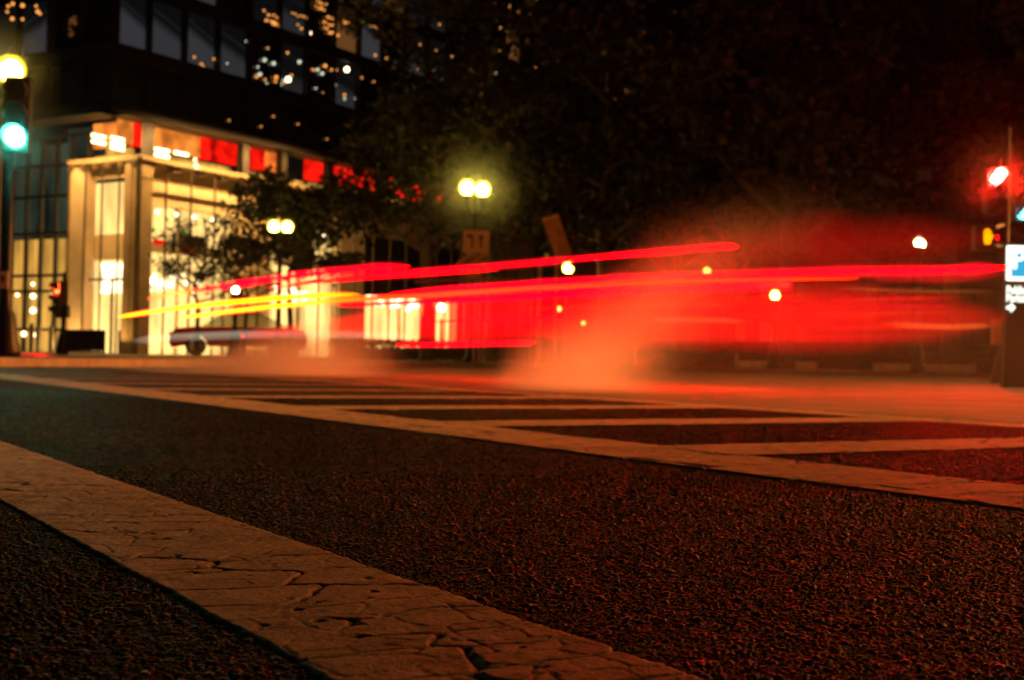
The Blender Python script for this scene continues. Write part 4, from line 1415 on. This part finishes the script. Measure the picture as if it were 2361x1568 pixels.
# ------------------------------------------------------------------ light streaks
def trail(pix, z, r, cols, label, flat=1.0, zs=None, name='light_streak', cat='light streak', depth=None, sub=10, glow='glow_r', gw=1.75, core=True, core_r=.62, layers=(), fade=5):
    pts = []
    for k, (px, py) in enumerate(pix):
        if depth is not None:
            pts.append(at(px, py, depth[k] if hasattr(depth, '__len__') else depth))
        else:
            zz = z if zs is None else zs[k]
            pts.append(gz(px, py, zz))
    # smooth resample (Catmull-Rom)
    P, K = [], []
    n = len(pts)
    for k in range(n - 1):
        p0, p1, p2, p3 = pts[max(k - 1, 0)], pts[k], pts[k + 1], pts[min(k + 2, n - 1)]
        for s in range(sub):
            t = s / sub
            P.append(0.5 * ((2 * p1) + (p2 - p0) * t + (2 * p0 - 5 * p1 + 4 * p2 - p3) * t * t + (3 * p1 - p0 - 3 * p2 + p3) * t ** 3))
            K.append((k + t) / (n - 1))
    P.append(pts[-1]); K.append(1.0)
    gr = r * gw
    r = r * core_r
    mb = MB()
    rr = [r * (min(1, (i + .4) / 3.5)) ** .6 * (min(1, (len(P) - i - .6) / 7)) ** .7 for i in range(len(P))]
    rr = [q_ * (0.92 + 0.16 * mnoise.noise(Vector((i * .35, r * 90, z or 0)))) for i, q_ in enumerate(rr)]
    mb.tube(P, rr, 8)
    if flat != 1.0:
        vs = []
        for i in range(len(P)):
            for j in range(8):
                v = Vector(mb.v[i * 8 + j]); v.z = P[i].z + (v.z - P[i].z) * flat; vs.append(tuple(v))
        mb.v = vs
    loc = P[0]
    me = bpy.data.meshes.new(name)
    me.from_pydata([tuple(Vector(v) - loc) for v in mb.v], [], mb.f)
    me.materials.append(M['trail'])
    ca = me.color_attributes.new('glow', 'FLOAT_COLOR', 'POINT')
    data = []
    for i, kk in enumerate(K):
        x = kk * (len(cols) - 1)
        a = min(int(x), len(cols) - 2) if len(cols) > 1 else 0
        f = x - a if len(cols) > 1 else 0
        c0 = cols[a]; c1 = cols[min(a + 1, len(cols) - 1)]
        data += [c0[0] * (1 - f) + c1[0] * f, c0[1] * (1 - f) + c1[1] * f, c0[2] * (1 - f) + c1[2] * f, 1] * 8
    ca.data.foreach_set('color', data)
    o = bpy.data.objects.new(name, me); C.objects.link(o); o.location = loc
    if glow:
        g_ = MB()
        g_.tube(P, [gr * (min(1, (i + .3) / fade)) ** .6 * (min(1, (len(P) - i - .7) / fade)) ** .6 * (.9 + .2 * mnoise.noise(Vector((i * .2, 3, gr * 50)))) for i in range(len(P))], 12)
        g_.v = [tuple(Vector(v) - loc) for v in g_.v]
        gm = bpy.data.meshes.new('glow'); gm.from_pydata(g_.v, [], g_.f); gm.materials.append(M[glow])
        for lw, in [(q_,) for q_ in layers]:
            g2 = MB(); g2.f = g_.f
            nP = len(P)
            g2.v = [tuple((P[i // 12] - loc) + (Vector(v) - (P[i // 12] - loc)) * lw) for i, v in enumerate(g_.v)]
            me2 = bpy.data.meshes.new('glow'); me2.from_pydata(g2.v, [], g2.f); me2.materials.append(M[glow])
            linked('glow', me2, o)
        if core:
            linked('glow', gm, o)
        else:
            o.data = gm
    return tag(o, label, cat, 'traffic light streaks over the road')


RED = (40.0, 0.0, 0.008)
REDM = (5.0, 0.002, 0.006)
REDD = (0.36, 0.002, 0.003)
YEL = (2.6, 0.95, 0.0)
ORA = (6.0, 0.06, 0.0)
trail([(690, 653), (944, 628), (1180, 610), (1317, 598), (1586, 575), (1660, 569), (1700, 569)], 1.35, .030, [REDM, REDM, REDM, RED, RED], 'thick red streak ending in a point at upper right of the steam')
M['band_a'] = glow_volume('broad_red_light', (1.0, 0.0, 0.004), 0.135)
M['band_b'] = glow_volume('upper_faint_red_light', (1.0, 0.0, 0.004), 0.035)
trail([(560, 775), (800, 752), (1180, 735), (1500, 728), (1800, 728), (2100, 732), (2325, 735)], .70, .30, [RED, RED], 'broad translucent red band of light from the lobby to the right edge', glow='band_a', core=False, gw=1.45, layers=(.86, .72, .58, .44, .3), fade=18, depth=[31, 27, 19, 15, 13, 12, 11.5])
trail([(1440, 600), (1800, 575), (2050, 560), (2300, 548)], 1.3, .36, [RED, RED], 'faint dark red veil of light above the longest streak at right', glow='band_b', core=False, gw=1.3, layers=(.85, .7, .55, .4, .25), fade=14, depth=[14.2, 14.2, 14.2, 14.2])
trail([(340, 689), (412, 675), (466, 668), (590, 649), (700, 634), (830, 620), (944, 614)], 1.60, .050, [(1.2, .2, 0), (1.4, .5, 0), REDD, REDM, REDM, REDM, REDM], 'uppermost short red streak with an amber left end')
trail([(272, 731), (412, 710), (590, 692), (700, 683), (829, 679)], 1.12, .042, [YEL, YEL, YEL, (2.2, .7, 0), (1.6, .35, 0)], 'long yellow streak reaching farthest left before the lobby pier', core_r=.85, gw=1.6)
trail([(423, 732), (590, 711), (672, 703), (782, 693), (892, 686), (974, 682), (1180, 667), (1317, 657), (1454, 648), (1586, 641)], 1.12, .038, [YEL, YEL, YEL, (1.5, .22, 0), ORA, ORA, (12, .045, 0), (20, .03, 0), (30, .015, .005), (30, .01, .005)], 'yellow to orange streak running to the middle of the red steam', core_r=.85, gw=1.6)
trail([(900, 678), (1180, 659), (1317, 650), (1454, 642), (1589, 636), (1770, 632), (1990, 625), (2154, 623), (2324, 617)], 1.15, .040, [REDM, RED, RED, RED, RED], 'longest red streak ending at the parking sign')
trail([(782, 704), (974, 696), (1180, 684), (1454, 669), (1770, 657), (1814, 658)], 1.0, .044, [REDM, REDM, RED, RED, (4, .05, .02)], 'lower red streak below the orange one')
trail([(1990, 636), (2154, 633), (2320, 630)], 1.1, .05, [REDD, REDD, REDD], 'dull red streak just under the longest one at right', glow='glow_rd', core=False)
trail([(914, 795), (1000, 795), (1180, 792), (1232, 790)], 0, .045, [REDM, REDM, REDM, REDM], 'low straight red streak over the hedge', depth=[30, 29, 27, 26])
trail([(914, 750), (982, 751)], 0, .05, [REDD, REDD], 'short faint red streak below the lower lamp', glow='glow_rd', core=False, depth=32)
trail([(305, 786), (412, 778), (590, 772), (780, 772), (960, 775)], 0, .105, [(.03, .03, .02), (.17, .15, .10), (.16, .085, .05), (.06, .025, .012), (.0, .0, .0)], 'broad pale streak low in front of the lobby', glow='glow_pale', core=False, gw=1.25, depth=[35, 35, 35, 35.5, 36])
trail([(330, 778), (470, 770), (620, 765)], 0, .05, [(.30, .29, .20), (.26, .19, .12), (.12, .05, .03)], 'thin whitish streak along the top of the pale one', glow='glow_pale', core=False, gw=1.3, depth=34.5)
trail([(20, 822), (80, 823), (146, 829)], 0, .05, [(.1, 0, 0), REDD, RED], 'short red streak on the ground at the foot of the small red signal', depth=[24, 24, 24])
trail([(1482, 737), (1600, 737), (1720, 741)], 0, .03, [(0.147, 0.0126, 0.0), (0.21, 0.0378, 0.0042), (0.126, 0.0126, 0.0)], 'faint orange streak inside the steam', glow='glow_tan', core=False, gw=1.2, depth=15)
trail([(2039, 746), (2182, 754), (2286, 750)], 0, .035, [(0.084, 0.0168, 0.0042), (0.168, 0.0504, 0.0084), (0.1176, 0.0294, 0.0042)], 'faint tan streak low at the right before the yellow box', glow='glow_tan', core=False, gw=1.2, depth=14)
trail([(1921, 664), (2100, 671), (2291, 673)], 0, .02, [(0.147, 0.021, 0.0042), (0.126, 0.0252, 0.0042), (0.126, 0.0252, 0.0042)], 'faint thin orange streak under the long red one at right', glow='glow_tan', core=False, gw=1.2, depth=14)

for pix, z_, r_, cc, lab in (
        ([(950, 671), (1180, 655), (1454, 638), (1700, 629), (2000, 621)], 1.2, .010, REDM, 'hair thin red streak along the upper edge of the longest one'),
        ([(1000, 700), (1250, 686), (1500, 674), (1730, 664)], 0.98, .010, REDM, 'hair thin red streak along the lower edge of the lower one'),
        ([(620, 664), (800, 645), (1000, 632), (1150, 622)], 1.3, .012, REDM, 'thin red streak between the two upper ones at left'),
        ([(1250, 668), (1500, 652), (1760, 645), (1980, 642)], 1.08, .009, ORA, 'hair thin orange streak in the middle of the bundle'),
        ([(1800, 700), (2000, 704), (2200, 706)], .8, .008, REDD, 'hair thin dull red streak low at right'),
        ([(1300, 720), (1500, 712), (1700, 706)], .8, .008, REDD, 'hair thin dull red streak low inside the steam'),
        ([(980, 742), (1180, 736), (1300, 733)], .7, .012, REDD, 'thin dull red streak above the hedge')):
    trail(pix, z_, r_ * 1.4, [cc, cc, cc], lab, glow='glow_rd', gw=2.6)

rs = random.Random(31)
M['glow_fine'] = glow_volume('fine_red_glow', (1.0, 0.004, 0.006), 2.2)
M['glow_fine_or'] = glow_volume('fine_orange_glow', (1.0, 0.06, 0.01), 1.6)
for k in range(16):
    xa = rs.uniform(950, 1900); xb = min(2310, xa + rs.uniform(280, 900)); y_ = 672 + 8.2 * k + rs.uniform(-3, 3)
    sl_ = -0.035 * (1 - k / 16) ; d0 = 12 + (2330 - xa) / 140; d1 = 12 + (2330 - xb) / 140
    nm = ['finest', 'second', 'third', 'fourth', 'fifth', 'sixth', 'seventh', 'eighth', 'ninth', 'tenth', 'eleventh', 'twelfth', 'thirteenth', 'fourteenth', 'fifteenth', 'lowest'][k]
    if k == 0: nm = 'topmost'
    lab = nm + ' of the faint horizontal streaks stacked inside the broad red light, counted from the top'
    trail([(xa, y_), ((xa + xb) / 2, y_ + sl_ * (xb - xa) / 2), (xb, y_ + sl_ * (xb - xa))], .8, rs.uniform(.010, .026), [REDD, REDD], lab, glow='glow_fine' if rs.random() < .7 else 'glow_fine_or', core=False, gw=1.2, depth=[d0, (d0 + d1) / 2, d1], fade=7)

# ------------------------------------------------------------------ steam
def steam_mat(name, col, build):
    m = bpy.data.materials.new(name)
    m.use_nodes = True
    t = m.node_tree
    t.nodes.clear()
    o = t.nodes.new('ShaderNodeOutputMaterial')
    v = t.nodes.new('ShaderNodeVolumePrincipled')
    v.inputs['Color'].default_value = (*col, 1)
    v.inputs['Anisotropy'].default_value = 0.25
    t.links.new(v.outputs[0], o.inputs['Volume'])
    g = t.nodes.new('ShaderNodeNewGeometry')
    def mth(op, a, b=None, clamp=False):
        n = t.nodes.new('ShaderNodeMath'); n.operation = op; n.use_clamp = clamp
        for i, x in enumerate((a, b)):
            if x is None: continue
            if isinstance(x, (int, float)): n.inputs[i].default_value = x
            else: t.links.new(x, n.inputs[i])
        return n.outputs[0]
    def ss(x, lo, hi):
        n = t.nodes.new('ShaderNodeMapRange'); n.interpolation_type = 'SMOOTHSTEP'
        t.links.new(x, n.inputs['Value']); n.inputs['From Min'].default_value = lo; n.inputs['From Max'].default_value = hi
        return n.outputs[0]
    sp_ = t.nodes.new('ShaderNodeSeparateXYZ'); t.links.new(g.outputs['Position'], sp_.inputs[0])
    def noise(scale, detail=2, stretch=(1, 1, 1)):
        mv = t.nodes.new('ShaderNodeVectorMath'); mv.operation = 'MULTIPLY'; mv.inputs[1].default_value = stretch
        t.links.new(g.outputs['Position'], mv.inputs[0])
        n = t.nodes.new('ShaderNodeTexNoise'); n.inputs['Scale'].default_value = scale; n.inputs['Detail'].default_value = detail
        t.links.new(mv.outputs[0], n.inputs['Vector'])
        return n.outputs['Fac']
    d = build(sp_.outputs, mth, ss, noise)
    t.links.new(d, v.inputs['Density'])
    return m


def box_obj(name, lo, hi, m):
    mb = MB(); c = [(a + b) / 2 for a, b in zip(lo, hi)]
    mb.box(c, hi[0] - lo[0], hi[1] - lo[1], hi[2] - lo[2])
    return mb.build(name, m)


sb = gz(1085, 906)
print('steam base', sb)


def main_steam(P, mth, ss, noise):
    x, y, z = P[0], P[1], P[2]
    n1 = noise(0.9, 2, (1, 1, 1.2))
    n2 = noise(2.6, 2, (.7, .7, 1))
    wob = mth('MULTIPLY', mth('SUBTRACT', n1, .5), 1.1)
    # slanted left border
    s = mth('SUBTRACT', mth('SUBTRACT', x, sb.x), mth('MULTIPLY', z, 1.15))
    s = mth('ADD', s, wob)
    left = ss(s, -0.02, 0.75)
    right = mth('SUBTRACT', 1.0, ss(x, .2, 1.5))
    low = mth('SUBTRACT', 1.0, ss(mth('ADD', z, mth('MULTIPLY', wob, .6)), 0.10, .95))
    core = mth('MULTIPLY', mth('MULTIPLY', left, right), low)
    veil = mth('MULTIPLY', left, mth('SUBTRACT', 1.0, ss(mth('ADD', z, wob), .6, 1.9)))
    dl = mth('SUBTRACT', mth('SUBTRACT', x, sb.x + .75), mth('MULTIPLY', z, 1.0))
    dl = mth('ABSOLUTE', mth('ADD', dl, wob), 0)
    plume = mth('MULTIPLY', mth('SUBTRACT', 1.0, ss(dl, .1, .85)), mth('SUBTRACT', 1.0, ss(z, .4, 1.9)))
    core = mth('ADD', core, mth('MULTIPLY', plume, .16))
    dens = mth('ADD', mth('MULTIPLY', core, 0.60), mth('MULTIPLY', veil, 0.012))
    tex = ss(n2, .25, .75)
    dens = mth('MULTIPLY', dens, mth('ADD', .45, mth('MULTIPLY', tex, 1.0)))
    front = mth('MULTIPLY', ss(y, sb.y - .35, sb.y + .6), mth('SUBTRACT', 1.0, ss(y, sb.y + 3.0, sb.y + 5.5)))
    return mth('MULTIPLY', dens, front)


tag(box_obj('steam', (sb.x - .8, sb.y - .4, .012), (sb.x + 8.5, sb.y + 5.6, 2.5), steam_mat('steam_vapour', (.92, .90, .88), main_steam)),
    'large orange and red lit steam plume drifting right from the manhole', 'steam', kind='stuff')
sb2 = gz(215, 862)


def left_steam(P, mth, ss, noise):
    x, y, z = P[0], P[1], P[2]
    n1 = noise(1.0, 2)
    wob = mth('MULTIPLY', mth('SUBTRACT', n1, .5), .9)
    s = mth('ADD', mth('SUBTRACT', mth('SUBTRACT', x, sb2.x), mth('MULTIPLY', z, 2.6)), wob)
    left = ss(s, 0.0, 1.2)
    right = mth('SUBTRACT', 1.0, ss(x, sb2.x + 1.3, sb2.x + 3.3))
    low = mth('SUBTRACT', 1.0, ss(z, .05, .80))
    front = mth('MULTIPLY', ss(y, sb2.y - .3, sb2.y + .8), mth('SUBTRACT', 1.0, ss(y, sb2.y + 2.0, sb2.y + 4.0)))
    return mth('MULTIPLY', mth('MULTIPLY', mth('MULTIPLY', left, right), low), mth('MULTIPLY', front, 1.25))


tag(box_obj('steam', (sb2.x - .4, sb2.y - .35, .012), (sb2.x + 4.7, sb2.y + 4.1, 1.3), steam_mat('low_steam_vapour', (.92, .88, .84), left_steam)),
    'low flat orange steam creeping over the road at left', 'steam', kind='stuff')

# added mist spheres that give the lens halos round the brightest lamps
def halo(c, r, dens, label):
    m = bpy.data.materials.new('halo_mist'); m.use_nodes = True
    t = m.node_tree; t.nodes.clear()
    o = t.nodes.new('ShaderNodeOutputMaterial'); v = t.nodes.new('ShaderNodeVolumePrincipled')
    v.inputs['Color'].default_value = (.92, .92, .92, 1); v.inputs['Anisotropy'].default_value = .3
    g = t.nodes.new('ShaderNodeTexCoord'); l = t.nodes.new('ShaderNodeVectorMath'); l.operation = 'LENGTH'
    t.links.new(g.outputs['Object'], l.inputs[0])
    mr = t.nodes.new('ShaderNodeMapRange'); mr.interpolation_type = 'SMOOTHERSTEP'
    mr.inputs['From Min'].default_value = 0; mr.inputs['From Max'].default_value = r; mr.inputs['To Min'].default_value = dens; mr.inputs['To Max'].default_value = 0
    t.links.new(l.outputs['Value'], mr.inputs['Value'])
    t.links.new(mr.outputs[0], v.inputs['Density']); t.links.new(v.outputs[0], o.inputs['Volume'])
    mb = MB(); mb.sphere((0, 0, 0), r, 12)
    o_ = mb.build('steam', m); o_.location = c  # added halo volume, no vapour rises here
    tag(o_, label, 'steam', kind='stuff')


halo(at(2297, 405, 22), 1.05, .075, 'thin red glowing wisp of added mist around the red signal at right')
halo(at(36, 316, 20), 1.2, .07, 'thin teal glowing wisp of added mist around the green signal')
halo(at(10, 160, 21.5), 1.2, .06, 'thin yellow glowing wisp of added mist around the lamp at the left edge')
halo(at(1095, 434, 36), 2.0, .16, 'thin yellow glowing wisp of added mist around the central twin lamp')

# thin night air
hm = bpy.data.materials.new('thin_air'); hm.use_nodes = True
t = hm.node_tree; t.nodes.clear()
o = t.nodes.new('ShaderNodeOutputMaterial'); v = t.nodes.new('ShaderNodeVolumePrincipled')
v.inputs['Color'].default_value = (.9, .9, .9, 1); v.inputs['Density'].default_value = 0.00015; v.inputs['Anisotropy'].default_value = 0.94
t.links.new(v.outputs[0], o.inputs['Volume'])
tag(box_obj('haze', (-190, -60, -1), (190, 300, 45), hm), kind='stuff')
